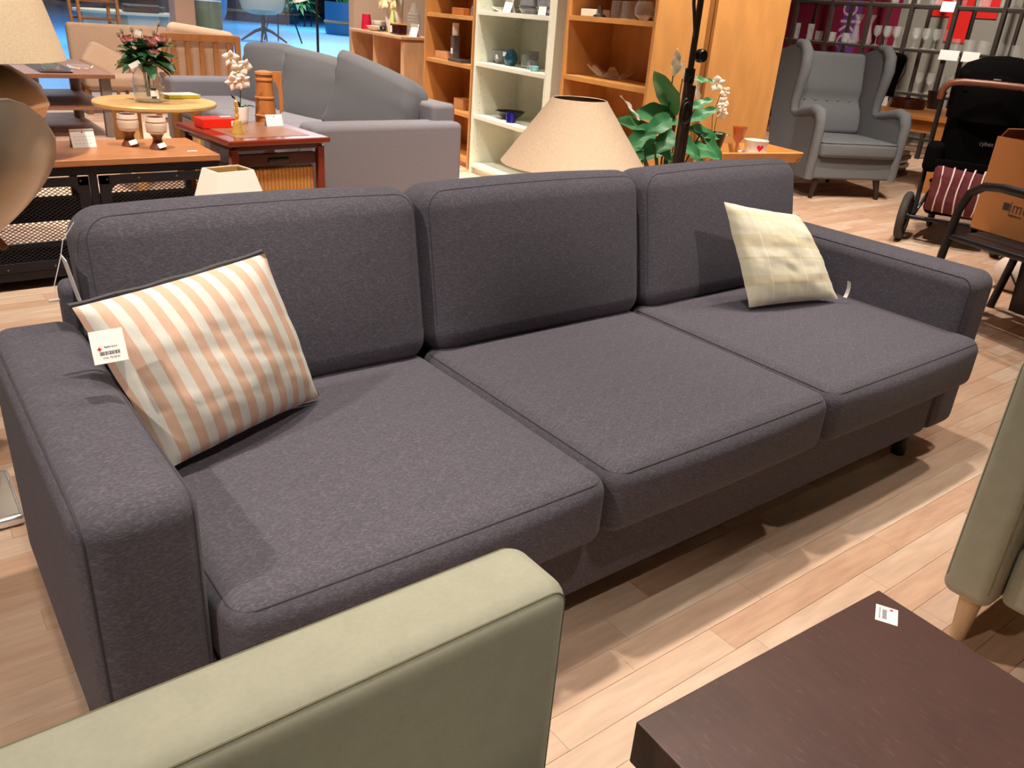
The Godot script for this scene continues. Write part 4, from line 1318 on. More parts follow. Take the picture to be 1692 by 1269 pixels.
	single("round_bowl", "small round clear glass bowl on the alder bookcase", "bowl", vessel([[0.02, 0.0], [0.05, 0.025], [0.055, 0.06], [0.04, 0.095]], 0.003), M.clear_glass, on_board(b3, 0.63, 0.09, 1.151))
	single("glass_ring", "little smoked glass ring in the corner of the alder bookcase", "candle holder", G.new().tube(ring(Vector3(0, 0.03, 0), 0.022, 16, Basis(Vector3.BACK, PI / 2)), 0.008, 8, true), M.smoked_glass, on_board(b3, 0.75, 0.08, 1.151))
	single("flat_box", "flat pale box on the alder bookcase shelf with glass blocks", "box", G.new().rbox(Vector3(0, 0.02, 0), Vector3(0.1, 0.04, 0.16), 0.003), M.candle, on_board(b3, 0.13, 0.12, 1.151), Vector3(0, yaw, 0))
	# ---- low beech cabinet
	var k = thing("beech_cabinet", "low beech cabinet with open bays beyond the bookcases", "cabinet", Vector3(4.21, 0, -8.31), deg_to_rad(-8.2))
	part(k, "top_board", G.new().rbox(Vector3(0.17, 0.857, 0.71), Vector3(0.36, 0.026, 1.43), 0.004, 2), M.beech)
	for z in [0.012, 0.66]:
		part(k, "side_panel", G.new().rbox(Vector3(0.17, 0.422, z), Vector3(0.32, 0.844, 0.024), 0.002), M.beech)
	part(k, "end_panel", G.new().rbox(Vector3(0.17, 0.422, 1.38), Vector3(0.32, 0.844, 0.06), 0.028, 4), M.beech)
	part(k, "back_panel", G.new().box(Vector3(0.325, 0.43, 0.69), Vector3(0.01, 0.82, 1.36)), M.alder_dark)
	part(k, "bottom_board", G.new().rbox(Vector3(0.17, 0.40, 0.69), Vector3(0.31, 0.024, 1.34), 0.002), M.beech)
	part(k, "lower_front", G.new().rbox(Vector3(0.03, 0.2, 0.69), Vector3(0.02, 0.38, 1.30), 0.002), M.beech)
	for z in [0.60, 0.72]:
		part(k, "hinge", G.new().rbox(Vector3(0.012, 0.42, z), Vector3(0.012, 0.02, 0.05), 0.003), M.steel)
	var top = func(u, d): return k.transform * Vector3(d, 0.871, u)
	single("red_cup", "red plastic cup upside down on the beech cabinet", "cup", G.new().lathe([[0.0, 0.0], [0.055, 0.0], [0.042, 0.14], [0.0, 0.14]], 24), M.red_plastic, top.call(0.10, 0.14))
	single("white_bowl", "low white bowl on the beech cabinet", "bowl", vessel([[0.05, 0.0], [0.085, 0.04], [0.09, 0.045]], 0.005), M.pot_white, top.call(0.46, 0.1))
	single("white_dish", "wide white dish behind the low white bowl", "dish", vessel([[0.05, 0.0], [0.08, 0.05], [0.09, 0.09]], 0.005), M.pot_white, top.call(0.30, 0.22))
	var fv = thing("flower_vase", "tall white vase with pale yellow flowers on the beech cabinet", "vase", top.call(0.62, 0.24))
	part(fv, "vase_body", vessel([[0.06, 0.0], [0.085, 0.1], [0.09, 0.28], [0.07, 0.36]], 0.005, 24), M.pot_white)
	for q in 7:
		var a = q * 0.9
		part(fv, "flower", flower(0.075), M.cream_flower, Vector3(-0.07 + 0.03 * sin(a * 2), 0.28 + 0.05 * (q % 3), -0.13 + 0.045 * q), Vector3(0.2 * cos(a), -PI / 2, a))
	single("lime_bottle", "slim lime green bottle on the beech cabinet", "bottle", G.new().lathe([[0.0, 0.0], [0.033, 0.0], [0.036, 0.03], [0.022, 0.09], [0.018, 0.2], [0.0, 0.2]], 20), M.lime_glass, top.call(0.86, 0.13))
	var bd = thing("black_bird", "small black bird figure on the beech cabinet", "figurine", top.call(0.80, 0.05))
	part(bd, "body", G.new().lathe([[0.0, -0.05], [0.02, -0.02], [0.024, 0.01], [0.0, 0.06]], 12, Transform3D(Basis(Vector3.RIGHT, -1.2), Vector3(0, 0.035, 0))), M.black_plastic)
	part(bd, "tail", G.new().rbox(Vector3(0, 0.02, -0.07), Vector3(0.012, 0.006, 0.06), 0.002), M.black_plastic)
	part(bd, "head", G.new().lathe([[0.0, -0.016], [0.016, 0.0], [0.0, 0.016]], 10, Transform3D(Basis.IDENTITY, Vector3(0, 0.06, 0.05))), M.black_plastic)
	var cj = thing("candle_tin", "brown glass candle jar with a white label on the beech cabinet", "candle", top.call(1.02, 0.10))
	part(cj, "jar", G.new().rbox(Vector3(0, 0.045, 0.05), Vector3(0.09, 0.085, 0.17), 0.01, 2), M.glaze_dark)
	part(cj, "lid", G.new().rbox(Vector3(0, 0.092, 0.05), Vector3(0.092, 0.012, 0.172), 0.004), M.brass)
	part(cj, "paper_label", G.new().rbox(Vector3(-0.046, 0.045, -0.01), Vector3(0.001, 0.06, 0.04), 0.0003), M.paper)
	var rbt = thing("ribbed_bottle", "ribbed clear glass bottle with silver rings on the beech cabinet", "bottle", top.call(1.16, 0.22))
	part(rbt, "bottle_body", vessel([[0.055, 0.0], [0.06, 0.02], [0.06, 0.18], [0.03, 0.23], [0.028, 0.28]], 0.004, 24), M.plate_glass)
	for q in 7:
		part(rbt, "rib", G.new().tube(ring(Vector3(0, 0.03 + 0.026 * q, 0), 0.061, 20), 0.006, 6, true), M.plate_glass)
	tent_card("white price card at the end of the beech cabinet", top.call(1.36, 0.15), -1.4, 0.1, 0.11)

func back_right():
	# ---- floor lamp pole in front of the bookcase
	var fl = thing("floor_lamp", "tall dark bronze floor lamp pole with a knob rising behind the sofa", "lamp", Vector3(2.755, 0, -2.40))
	part(fl, "pole", G.new().cyl(Vector3(0, 0.02, 0), Vector3(0, 0.965, 0), 0.0185, 0.0185, 16), M.bronze_tube)
	part(fl, "upper_pole", G.new().cyl(Vector3(0, 0.95, 0), Vector3(0, 1.95, 0), 0.013, 0.013, 16), M.bronze_tube)
	part(fl, "collar", G.new().cyl(Vector3(0, 0.93, 0), Vector3(0, 0.985, 0), 0.021, 0.021, 16), M.black_plastic)
	part(fl, "second_tube", G.new().cyl(Vector3(0.024, 0.02, 0.01), Vector3(0.024, 0.92, 0.01), 0.010, 0.010, 12), M.bronze_tube)
	var kb = part(fl, "knob", G.new().lathe([[0.0, 0.0], [0.024, 0.0], [0.027, 0.006], [0.027, 0.026], [0.022, 0.032], [0.0, 0.032]], 16, Transform3D(Basis(Vector3.RIGHT, PI / 2), Vector3(0.04, 1.035, -0.005))), M.black_plastic)
	part(fl, "swing_arm", G.new().tube([Vector3(-0.015, 1.11, 0.01), Vector3(-0.06, 1.22, 0.02), Vector3(-0.22, 1.75, 0.06)], 0.007, 8), M.black_plastic)
	part(fl, "foot", G.new().lathe([[0.0, 0.0], [0.15, 0.0], [0.15, 0.015], [0.03, 0.03], [0.0, 0.03]], 32), M.black_metal)
	var coil = []
	for k in 40:
		var a = TAU * k / 13.0
		var r = 0.040 + 0.006 * sin(k * 0.8)
		coil.append(Vector3(-0.038 + r * cos(a) * 0.75, 0.82 + r * sin(a) * 1.15, 0.03 + 0.0006 * k))
	coil.push_front(Vector3(-0.03, 0.93, 0.02))
	coil.push_front(Vector3(-0.012, 0.955, 0.02))
	part(fl, "cord", G.new().tube(coil, 0.0032, 6), M.black_plastic)
	# ---- peace lily
	var pl = thing("peace_lily", "peace lily with broad green leaves and white blooms behind the sofa", "plant", Vector3(2.96, 0, -2.66))
	part(pl, "pot", vessel([[0.11, 0.0], [0.15, 0.05], [0.165, 0.34]], 0.008, 28), M.pot_black)
	part(pl, "soil", G.new().lathe([[0.0, 0.31], [0.155, 0.31], [0.155, 0.315], [0.0, 0.32]], 20), M.soil)
	# start, direction, length, width, tone, roll
	for q in [
		[Vector3(-0.011, 0.765, 0.04), Vector3(-0.201, 0.192, 0.04), 0.281, 0.085, "leaf", -0.6],
		[Vector3(-0.188, 0.714, 0.08), Vector3(-0.292, 0.058, 0.04), 0.3, 0.06, "leaf", 0.5],
		[Vector3(0.005, 0.752, 0.04), Vector3(-0.306, 0.037, 0.04), 0.311, 0.1, "leaf", 0.6],
		[Vector3(-0.206, 0.724, 0.11), Vector3(-0.209, -0.067, 0.04), 0.223, 0.085, "leaf", 0.7],
		[Vector3(-0.172, 0.778, 0.16), Vector3(-0.181, -0.046, 0.04), 0.191, 0.07, "leaf", 0.6],
		[Vector3(0.101, 0.788, 0.02), Vector3(0.107, 0.063, 0.04), 0.13, 0.04, "leaf", 0.4],
		[Vector3(0.122, 0.916, 0), Vector3(0.095, 0.01, 0.04), 0.104, 0.03, "leaf", 0.4],
		[Vector3(0.067, 0.74, 0.06), Vector3(0.087, 0.058, 0.04), 0.15, 0.05, "leaf", 0.5],
		[Vector3(0.067, 0.708, 0.06), Vector3(0.155, -0.023, 0.04), 0.17, 0.06, "leaf", 0.6],
		[Vector3(0.116, 0.696, 0.1), Vector3(0.118, -0.102, 0.04), 0.17, 0.065, "leaf", 0.7],
		[Vector3(-0.035, 0.621, 0.14), Vector3(0.2, -0.014, 0.04), 0.204, 0.05, "leaf", 0.4],
		[Vector3(-0.234, 0.67, 0.14), Vector3(0.052, -0.047, 0.04), 0.1, 0.05, "leaf", 0.6],
		[Vector3(-0.316, 0.64, 0.16), Vector3(-0.123, -0.023, 0.04), 0.131, 0.05, "leaf", 0.5],
		[Vector3(0.003, 0.719, -0.02), Vector3(-0.266, 0.072, 0.04), 0.278, 0.06, "leaf", 0.4],
		[Vector3(-0.152, 0.724, 0.16), Vector3(-0.107, -0.054, 0.04), 0.15, 0.08, "leaf", 0.6],
		[Vector3(-0.107, 0.698, 0.16), Vector3(0.09, -0.062, 0.04), 0.14, 0.06, "leaf", 0.6],
		[Vector3(0.139, 0.628, 0.02), Vector3(0.105, -0.011, 0.04), 0.14, 0.05, "leaf", 0.4],
		[Vector3(-0.12, 0.65, 0.12), Vector3(-0.02, -0.12, 0.05), 0.16, 0.09, "leaf", 0.6],
		[Vector3(-0.05, 0.66, 0.05), Vector3(-0.2, -0.06, 0.05), 0.2, 0.08, "leaf", 0.4],
		[Vector3(0.02, 0.66, 0.08), Vector3(0.1, -0.1, 0.05), 0.16, 0.07, "leaf", 0.5],
		[Vector3(-0.2, 0.6, 0.05), Vector3(-0.2, -0.08, 0.05), 0.18, 0.06, "leaf", 0.4]]:
		var a = q[0]
		part(pl, "stalk", G.new().tube([Vector3(a.x * 0.25, 0.31, a.z * 0.25), Vector3(a.x * 0.45, (0.31 + a.y) / 2, a.z * 0.6), a], 0.004, 5), M.stem)
		part(pl, "leaf", leaf_blade(a, q[1], q[2] * 1.1, q[3] * 1.25, 0.015, (q[5] + 0.25) * (-1.0 if q[1].x < 0 else 1.0), 10), M[q[4]])
	for q in [[Vector3(-0.083, 0.939, 0.06), Vector3(-0.019, 0.108, 0.02), 0.115, 0.06, -0.8], [Vector3(-0.297, 0.759, 0.1), Vector3(-0.153, 0.104, 0.02), 0.186, 0.03, -0.9], [Vector3(0.192, 0.809, -0.02), Vector3(-0.049, 0.125, 0.02), 0.136, 0.06, -0.8], [Vector3(0.095, 0.919, -0.04), Vector3(-0.044, 0.079, 0.02), 0.093, 0.03, -0.8]]:
		var a = q[0]
		part(pl, "bloom_stalk", G.new().tube([Vector3(a.x * 0.2, 0.31, a.z * 0.2), Vector3(a.x * 0.7, 0.62, a.z * 0.7), a], 0.003, 5), M.stem)
		part(pl, "bloom", leaf_blade(a, q[1], q[2], q[3], 0.0, q[4], 8), M.petal)
	# ---- orange tray table with orchid, cup and goblet
	var tt = thing("tray_table", "orange alder tray table with flared edges and black legs", "table", Vector3(3.93, 0, -2.975), deg_to_rad(-12))
	part(tt, "tray", G.new().rbox(Vector3(0, 0.478, 0), Vector3(0.60, 0.014, 0.26), 0.003), M.alder)
	for s in [-1, 1]:
		part(tt, "tray_edge", G.new().rbox(Vector3(0, 0.505, s * 0.145), Vector3(0.66, 0.06, 0.014), 0.003, 1, 1, Basis(Vector3.RIGHT, s * 0.45)), M.alder)
		part(tt, "tray_end", G.new().rbox(Vector3(s * 0.318, 0.505, 0), Vector3(0.014, 0.06, 0.30), 0.003, 1, 1, Basis(Vector3.BACK, -s * 0.45)), M.alder)
		for z in [-0.10, 0.10]:
			part(tt, "leg", G.new().cyl(Vector3(s * 0.24, 0, z), Vector3(-s * 0.02, 0.472, z), 0.011), M.black_metal)
	var cup = thing("teacup", "white china cup with a red and gold heart motif on its saucer", "cup", Vector3(4.04, 0.487, -2.95))
	cup.scale = Vector3.ONE * 1.25
	part(cup, "saucer", vessel([[0.03, 0.0], [0.06, 0.006], [0.075, 0.016]], 0.003, 28), M.pot_white)
	part(cup, "cup_body", vessel([[0.026, 0.006], [0.045, 0.02], [0.054, 0.065], [0.056, 0.072]], 0.003, 28), M.pot_white)
	part(cup, "cup_handle", G.new().tube(ring(Vector3(0.06, 0.042, 0), 0.018, 14, Basis(Vector3.RIGHT, PI / 2)), 0.004, 6, true), M.pot_white)
	part(cup, "heart_motif", G.new().prism([Vector2(0, -0.016), Vector2(0.015, 0.002), Vector2(0.014, 0.012), Vector2(0.006, 0.014), Vector2(0, 0.008), Vector2(-0.006, 0.014), Vector2(-0.014, 0.012), Vector2(-0.015, 0.002)], 0.001, Transform3D(Basis(Vector3.UP, -0.55) * Basis(Vector3.RIGHT, 0.12), Vector3(-0.0262, 0.042, 0.0445))), M.red_ink)
	var og = thing("amber_goblet", "small amber glass goblet on the orange tray table", "glass", Vector3(4.0, 0.487, -3.05))
	part(og, "goblet_body", vessel([[0.012, 0.06], [0.03, 0.085], [0.036, 0.125], [0.042, 0.15]], 0.003, 24), M.amber_glass)
	part(og, "goblet_foot", G.new().lathe([[0.0, 0.0], [0.032, 0.0], [0.008, 0.012], [0.008, 0.06], [0.0, 0.062]], 20), M.amber_glass)
	single("price_note", "white paper note behind the teacup", "price card", G.new().rbox(Vector3(0, 0.04, 0), Vector3(0.10, 0.075, 0.001), 0.0003, 1, 1, Basis(Vector3.RIGHT, -0.25)), M.paper, Vector3(4.13, 0.489, -3.02), Vector3(0, -0.6, 0))
	orchid_black(Vector3(3.72, 0.4875, -3.01))
	wing_chair()
	# ---- pine table behind it
	var pt = thing("pine_table", "orange pine table behind the grey wing chair", "table", Vector3(7.45, 0, -3.95), deg_to_rad(12))
	part(pt, "table_top", G.new().rbox(Vector3(0, 0.583, 0), Vector3(1.25, 0.036, 1.15), 0.006, 2), M.pine)
	part(pt, "apron", G.new().rbox(Vector3(0, 0.515, 0.5), Vector3(1.08, 0.1, 0.022), 0.003).rbox(Vector3(-0.55, 0.515, 0), Vector3(0.022, 0.1, 1.0), 0.003), M.pine)
	for x in [-0.55, 0.55]:
		for z in [-0.5, 0.5]:
			part(pt, "leg", G.new().rbox(Vector3(x, 0.283, z), Vector3(0.09, 0.565, 0.09), 0.006, 2), M.pine)
	single("brown_dish", "round dark brown glazed oven dish on the pine table", "dish", vessel([[0.14, 0.0], [0.155, 0.02], [0.16, 0.08]], 0.012, 36), M.glaze_dark, Vector3(7.5, 0.602, -3.95))
	single("black_pot", "black plant pot at the far side of the pine table", "pot", vessel([[0.06, 0.0], [0.08, 0.15]], 0.005), M.pot_black, Vector3(7.85, 0.602, -3.88))
	tent_card("white price card on the pine table beside the wing chair", Vector3(7.38, 0.602, -4.15), -0.9, 0.13, 0.085)
	var bb = thing("carrier_bag", "black padded carrier leaning upright on the pine table", "bag", Vector3(7.72, 0.63, -4.33), -1.0)
	part(bb, "body", G.new().rbox(Vector3(0, 0.21, 0), Vector3(0.22, 0.42, 0.13), 0.05, 3, 2, Basis(Vector3.BACK, -0.16)), M.black_cloth)
	part(bb, "strap", G.new().tube([Vector3(0.08, 0.1, 0.07), Vector3(0.14, 0.25, 0.08), Vector3(0.13, 0.38, 0.07)], 0.012, 6, false, 0.4), M.black_plastic)
	part(bb, "pocket", G.new().rbox(Vector3(0, 0.12, 0.07), Vector3(0.19, 0.18, 0.03), 0.012, 2), M.black_cloth)
	var bk = thing("magazine_stack", "stack of grey-green magazines on the floor beneath the pine table", "magazines", Vector3(7.55, 0, -4.1), 0.2)
	for k in 6:
		part(bk, "magazine", G.new().box(Vector3(0.01 * sin(k * 2.0), 0.02 + 0.036 * k, 0.01 * cos(k * 3.0)), Vector3(0.34, 0.034, 0.42)), [M.smoke, M.tan_stripe, M.grey_glaze][k % 3])
	var bc = thing("dark_filler_unit", "made-up dark block for the shade and black items behind the bookcase end", "cabinet", Vector3(5.75, 0, -4.75), deg_to_rad(-10))  # invented dark bulk filling a shaded gap with unclear black items
	part(bc, "carcass", G.new().rbox(Vector3(0, 0.3, 0), Vector3(0.6, 0.6, 0.5), 0.01, 2), M.black_plastic)
	part(bc, "top_board", G.new().rbox(Vector3(0, 0.61, 0), Vector3(0.64, 0.02, 0.54), 0.004), M.black_metal)
	glass_wall()
	stroller()
	metal_chair()

func orchid_black(at: Vector3):
	var o = thing("potted_orchid", "small white orchid in a dark tapered pot on the orange tray table", "plant", at)
	part(o, "pot", vessel([[0.045, 0.0], [0.07, 0.12], [0.072, 0.13]], 0.004, 24), M.pot_black)
	part(o, "soil", G.new().lathe([[0.0, 0.11], [0.063, 0.11], [0.063, 0.114], [0.0, 0.116]], 16), M.soil)
	for q in [[-0.03, 0.02], [0.01, 0.0]]:
		part(o, "stem", G.new().tube([Vector3(q[0] * 0.3, 0.11, 0), Vector3(q[0], 0.22, 0.0), Vector3(q[0] * 0.3, 0.36, 0.02)], 0.002, 5), M.stem)
	part(o, "leaf", leaf_blade(Vector3(0, 0.11, 0), Vector3(0.8, 0.3, 0.3), 0.11, 0.04, 0.03, 0.2), M.leaf_pale)
	for q in [[-0.06, 0.385, 0.02, 0.038], [0.005, 0.345, 0.03, 0.026], [0.0, 0.29, 0.03, 0.03], [0.01, 0.235, 0.03, 0.03], [-0.005, 0.265, 0.04, 0.024]]:
		var f = part(o, "flower", flower(q[3]), M.petal, Vector3(q[0], q[1], q[2]), Vector3(0.1, -0.5 + q[0] * 4, q[1] * 20))
		part(f, "flower_core", G.new().lathe([[0.0, -0.004], [0.005, 0.0], [0.0, 0.006]], 8, Transform3D(Basis(Vector3.RIGHT, PI / 2), Vector3(0, 0, 0.005))), M.petal_core)

func wing_chair():
	var w = thing("wing_chair", "grey upholstered wing chair with buttoned back and dark tapered legs", "armchair", Vector3(5.951, 0, -3.45), deg_to_rad(-25))
	for s in [-1, 1]:
		part(w, "leg", G.new().cyl(Vector3(s * 0.29 + s * 0.0, 0, 0.0), Vector3(s * 0.26, 0.17, -0.02), 0.015, 0.028), M.dark_leg)
		part(w, "leg", G.new().cyl(Vector3(s * 0.28, 0, -0.68), Vector3(s * 0.25, 0.17, -0.60), 0.015, 0.026), M.dark_leg)
		# side: arm below, wing above, as one upholstered panel with a rolled edge
		var edge = [Vector2(0.02, 0.15), Vector2(0.03, 0.40), Vector2(0.035, 0.56), Vector2(0.01, 0.62), Vector2(-0.06, 0.635), Vector2(-0.18, 0.61), Vector2(-0.30, 0.585), Vector2(-0.36, 0.60), Vector2(-0.37, 0.68), Vector2(-0.345, 0.80), Vector2(-0.32, 0.92), Vector2(-0.335, 1.02), Vector2(-0.39, 1.07), Vector2(-0.47, 1.075)]
		var poly = edge.duplicate()
		poly.append_array([Vector2(-0.70, 1.02), Vector2(-0.66, 0.6), Vector2(-0.58, 0.15)])
		var b = Basis(Vector3(0, 0, 1), Vector3(0, 1, 0), Vector3(-1, 0, 0))
		var side = part(w, "side_wing", G.new().prism(poly, 0.06, Transform3D(b, Vector3(s * 0.355, 0, 0))), M.wing_cloth)
		var path = []
		for e in edge:
			path.append(Vector3(s * 0.358, e.y, e.x))
		part(side, "rolled_edge", G.new().tube(path, [0.036, 0.036, 0.04, 0.046, 0.046, 0.042, 0.036, 0.034, 0.036, 0.04, 0.044, 0.044, 0.04, 0.036], 10), M.wing_cloth, Vector3.ZERO, Vector3.ZERO, 60)
	part(w, "seat_frame", G.new().rbox(Vector3(0, 0.235, -0.28), Vector3(0.68, 0.17, 0.62), 0.02, 2), M.wing_cloth)
	var h = Vector3(0.325, 0.058, 0.30)
	var c = part(w, "seat_cushion", G.new().rbox(Vector3.ZERO, h * 2, 0.03, 3, 5, Basis.IDENTITY, bulge(h, 0.012, 0.01)), M.wing_cloth, Vector3(0, 0.372, -0.225))
	part(c, "piping", G.new().tube(round_path(-h.x + 0.004, h.x - 0.004, -h.z, h.z - 0.002, h.y - 0.008, 0.03), 0.004, 5, true), M.grey_cloth_dark)
	var hb = Vector3(0.31, 0.31, 0.06)
	var f = func(p: Vector3):
		if p.z > 0:
			p.z -= 0.03 * exp(-pow((p.y + 0.05) / 0.05, 2)) - 0.02 * exp(-pow((p.y + 0.2) / 0.12, 2))
		return p
	var k = part(w, "backrest", G.new().rbox(Vector3.ZERO, hb * 2, 0.04, 3, 14, Basis.IDENTITY, f), M.wing_cloth, Vector3(0, 0.72, -0.56), Vector3(deg_to_rad(-11), 0, 0))
	for j in 5:
		part(k, "button", G.new().lathe([[0.015, -0.004], [0.015, 0.004], [0.0, 0.013]], 12, Transform3D(Basis(Vector3.RIGHT, PI / 2), Vector3(-0.2 + 0.1 * j, -0.05, 0.036))), M.wing_cloth)
	part(w, "price_tag", G.new().rbox(Vector3(0.42, 0.96, -0.42), Vector3(0.06, 0.05, 0.001), 0.0003, 1, 1, Basis(Vector3.BACK, 0.5)), M.paper)

func glass_wall():
	var o = thing("display_shelving", "dark steel shelving full of glassware before the end wall", "shelving", Vector3(9.0, 0, -5.2))
	for k in 9:
		var z = -2.1 + 0.47 * k
		part(o, "post", G.new().rbox(Vector3(0, 1.1, z), Vector3(0.045, 2.2, 0.04), 0.003), M.shelf_frame)
		part(o, "post", G.new().rbox(Vector3(0.38, 1.1, z), Vector3(0.035, 2.2, 0.035), 0.003), M.shelf_frame)
	for y in [0.22, 0.654, 1.081, 1.506]:
		part(o, "shelf", G.new().box(Vector3(0.19, y - 0.005, -0.2), Vector3(0.42, 0.01, 4.0)), M.plate_glass)
		part(o, "front_rail", G.new().rbox(Vector3(0.0, y - 0.02, -0.2), Vector3(0.03, 0.03, 4.0), 0.003), M.shelf_frame)
		part(o, "rear_rail", G.new().rbox(Vector3(0.38, y - 0.02, -0.2), Vector3(0.03, 0.03, 4.0), 0.003), M.shelf_frame)
	var made = {}
	var put = func(kind, label, group, x, y, z):
		var prof = {
			"tumbler": [[0.034, 0.0], [0.036, 0.01], [0.04, 0.17]],
			"low_tumbler": [[0.035, 0.0], [0.04, 0.02], [0.043, 0.10]],
			"carafe": [[0.05, 0.0], [0.06, 0.03], [0.03, 0.15], [0.025, 0.2], [0.055, 0.30]],
			"wine_glass": [[0.036, 0.0], [0.034, 0.004], [0.005, 0.012], [0.005, 0.085], [0.03, 0.105], [0.042, 0.14], [0.036, 0.20]],
			"beer_mug": [[0.045, 0.0], [0.048, 0.02], [0.05, 0.12]]}[kind]
		if not made.has(kind):
			made[kind] = vessel(prof, 0.003 if kind != "wine_glass" else 0.002, 14).mesh(50)
		single(kind, label, "glass", made[kind], M.clear_glass, Vector3(9.0 + x, y + 0.0015, z), Vector3.ZERO, group)
	for k in 5:
		put.call("tumbler", "tall clear tumbler on the shelf before the magenta poster", "tall tumblers", 0.08 + 0.14 * (k % 2), 1.081, -6.55 + 0.095 * k)
	for k in 5:
		put.call("low_tumbler", "low clear tumbler beside the tall tumblers on the shelf", "low tumblers", 0.08 + 0.12 * (k % 2), 1.081, -6.05 + 0.09 * k)
	for k in 2:
		put.call("carafe", "flared glass carafe between tumblers and wine glasses", "carafes", 0.1, 1.081, -5.6 + 0.15 * k)
	for k in 14:
		put.call("wine_glass", "stemmed wine glass in the row above the wing chair", "wine glasses on the middle shelf", 0.07 + 0.13 * (k % 2), 1.081, -5.32 + 0.055 * k)
	for k in 6:
		put.call("beer_mug", "thick glass on the middle shelf below the red cross", "thick glasses under the cross", 0.08 + 0.13 * (k % 2), 1.081, -4.45 + 0.075 * k)
	for k in 14:
		put.call("low_tumbler", "low tumbler on the middle shelf above the pushchair", "low tumblers above the pushchair", 0.07 + 0.12 * (k % 2), 1.081, -3.95 + 0.06 * k)
	for k in 12:
		put.call("wine_glass", "stemmed glass on the lowest visible shelf near the pushchair handle", "stemmed glasses on the low shelf", 0.07 + 0.13 * (k % 2), 0.654, -4.72 + 0.06 * k)
	for k in 16:
		put.call("low_tumbler", "glass cut by the upper frame edge on the top shelf", "glasses on the top shelf", 0.07 + 0.12 * (k % 2), 1.506, -5.2 + 0.12 * k)
	var straw = thing("straw_bundle", "pale straw basket lid among the glasses on the low shelf", "basket", Vector3(9.14, 0.656, -3.88))
	part(straw, "lid", G.new().lathe([[0.0, 0.0], [0.09, 0.0], [0.10, 0.02], [0.0, 0.03]], 20, Transform3D(Basis(Vector3.BACK, 1.1), Vector3(0, 0.11, 0))), M.oak_table)
	part(straw, "rim", G.new().tube(ring(Vector3(0, 0.11, 0), 0.1, 20, Basis(Vector3.BACK, 1.1)), 0.008, 6, true), M.cream_flower)
	for q in [["white price card below the red cross on the shelf edge", 1.045, -4.42, 0.20], ["white price card right beside the one below the cross", 1.045, -4.20, 0.17], ["white price card on the top shelf edge over the cross", 1.49, -4.56, 0.14], ["white price card above the pushchair hood", 1.08, -3.62, 0.16]]:
		single("shelf_card", q[0], "price card", G.new().rbox(Vector3(0, 0, 0), Vector3(0.002, 0.095, q[3]), 0.0005), M.paper, Vector3(8.965, q[1], q[2]), Vector3(0, 0, -0.1))
	# prints on the end wall
	var po = thing("magenta_poster", "large magenta and purple poster with upright letters on the end wall", "poster", Vector3(10.385, 1.25, -6.85))
	part(po, "sheet", G.new().box(Vector3(0, 0, 0), Vector3(0.006, 1.5, 2.0)), M.magenta_print)
	part(po, "purple_band", G.new().box(Vector3(-0.004, 0.0, 0.36), Vector3(0.003, 1.5, 0.24)), M.purple_print)
	lettering(po, "oke", 0.36, Vector3(-0.008, 0.04, 0.34), Vector3(0, -PI / 2, -PI / 2), M.pink_print)
	var rc = thing("red_cross_sign", "large red cross sign on the grey end wall behind the shelving", "sign", Vector3(10.385, 1.57, -5.10))
	part(rc, "crossbar", G.new().box(Vector3.ZERO, Vector3(0.012, 0.26, 0.80)), M.cross_red)
	part(rc, "upright", G.new().box(Vector3(-0.0005, 0.0, 0), Vector3(0.012, 0.80, 0.27)), M.cross_red)
	single("pale_pipe", "pale vertical pipe on the end wall beyond the glassware", "pipe", G.new().cyl(Vector3(0, 0, 0), Vector3(0, 3.28, 0), 0.05, 0.05, 16), M.candle, Vector3(10.3, 0.005, -4.15))

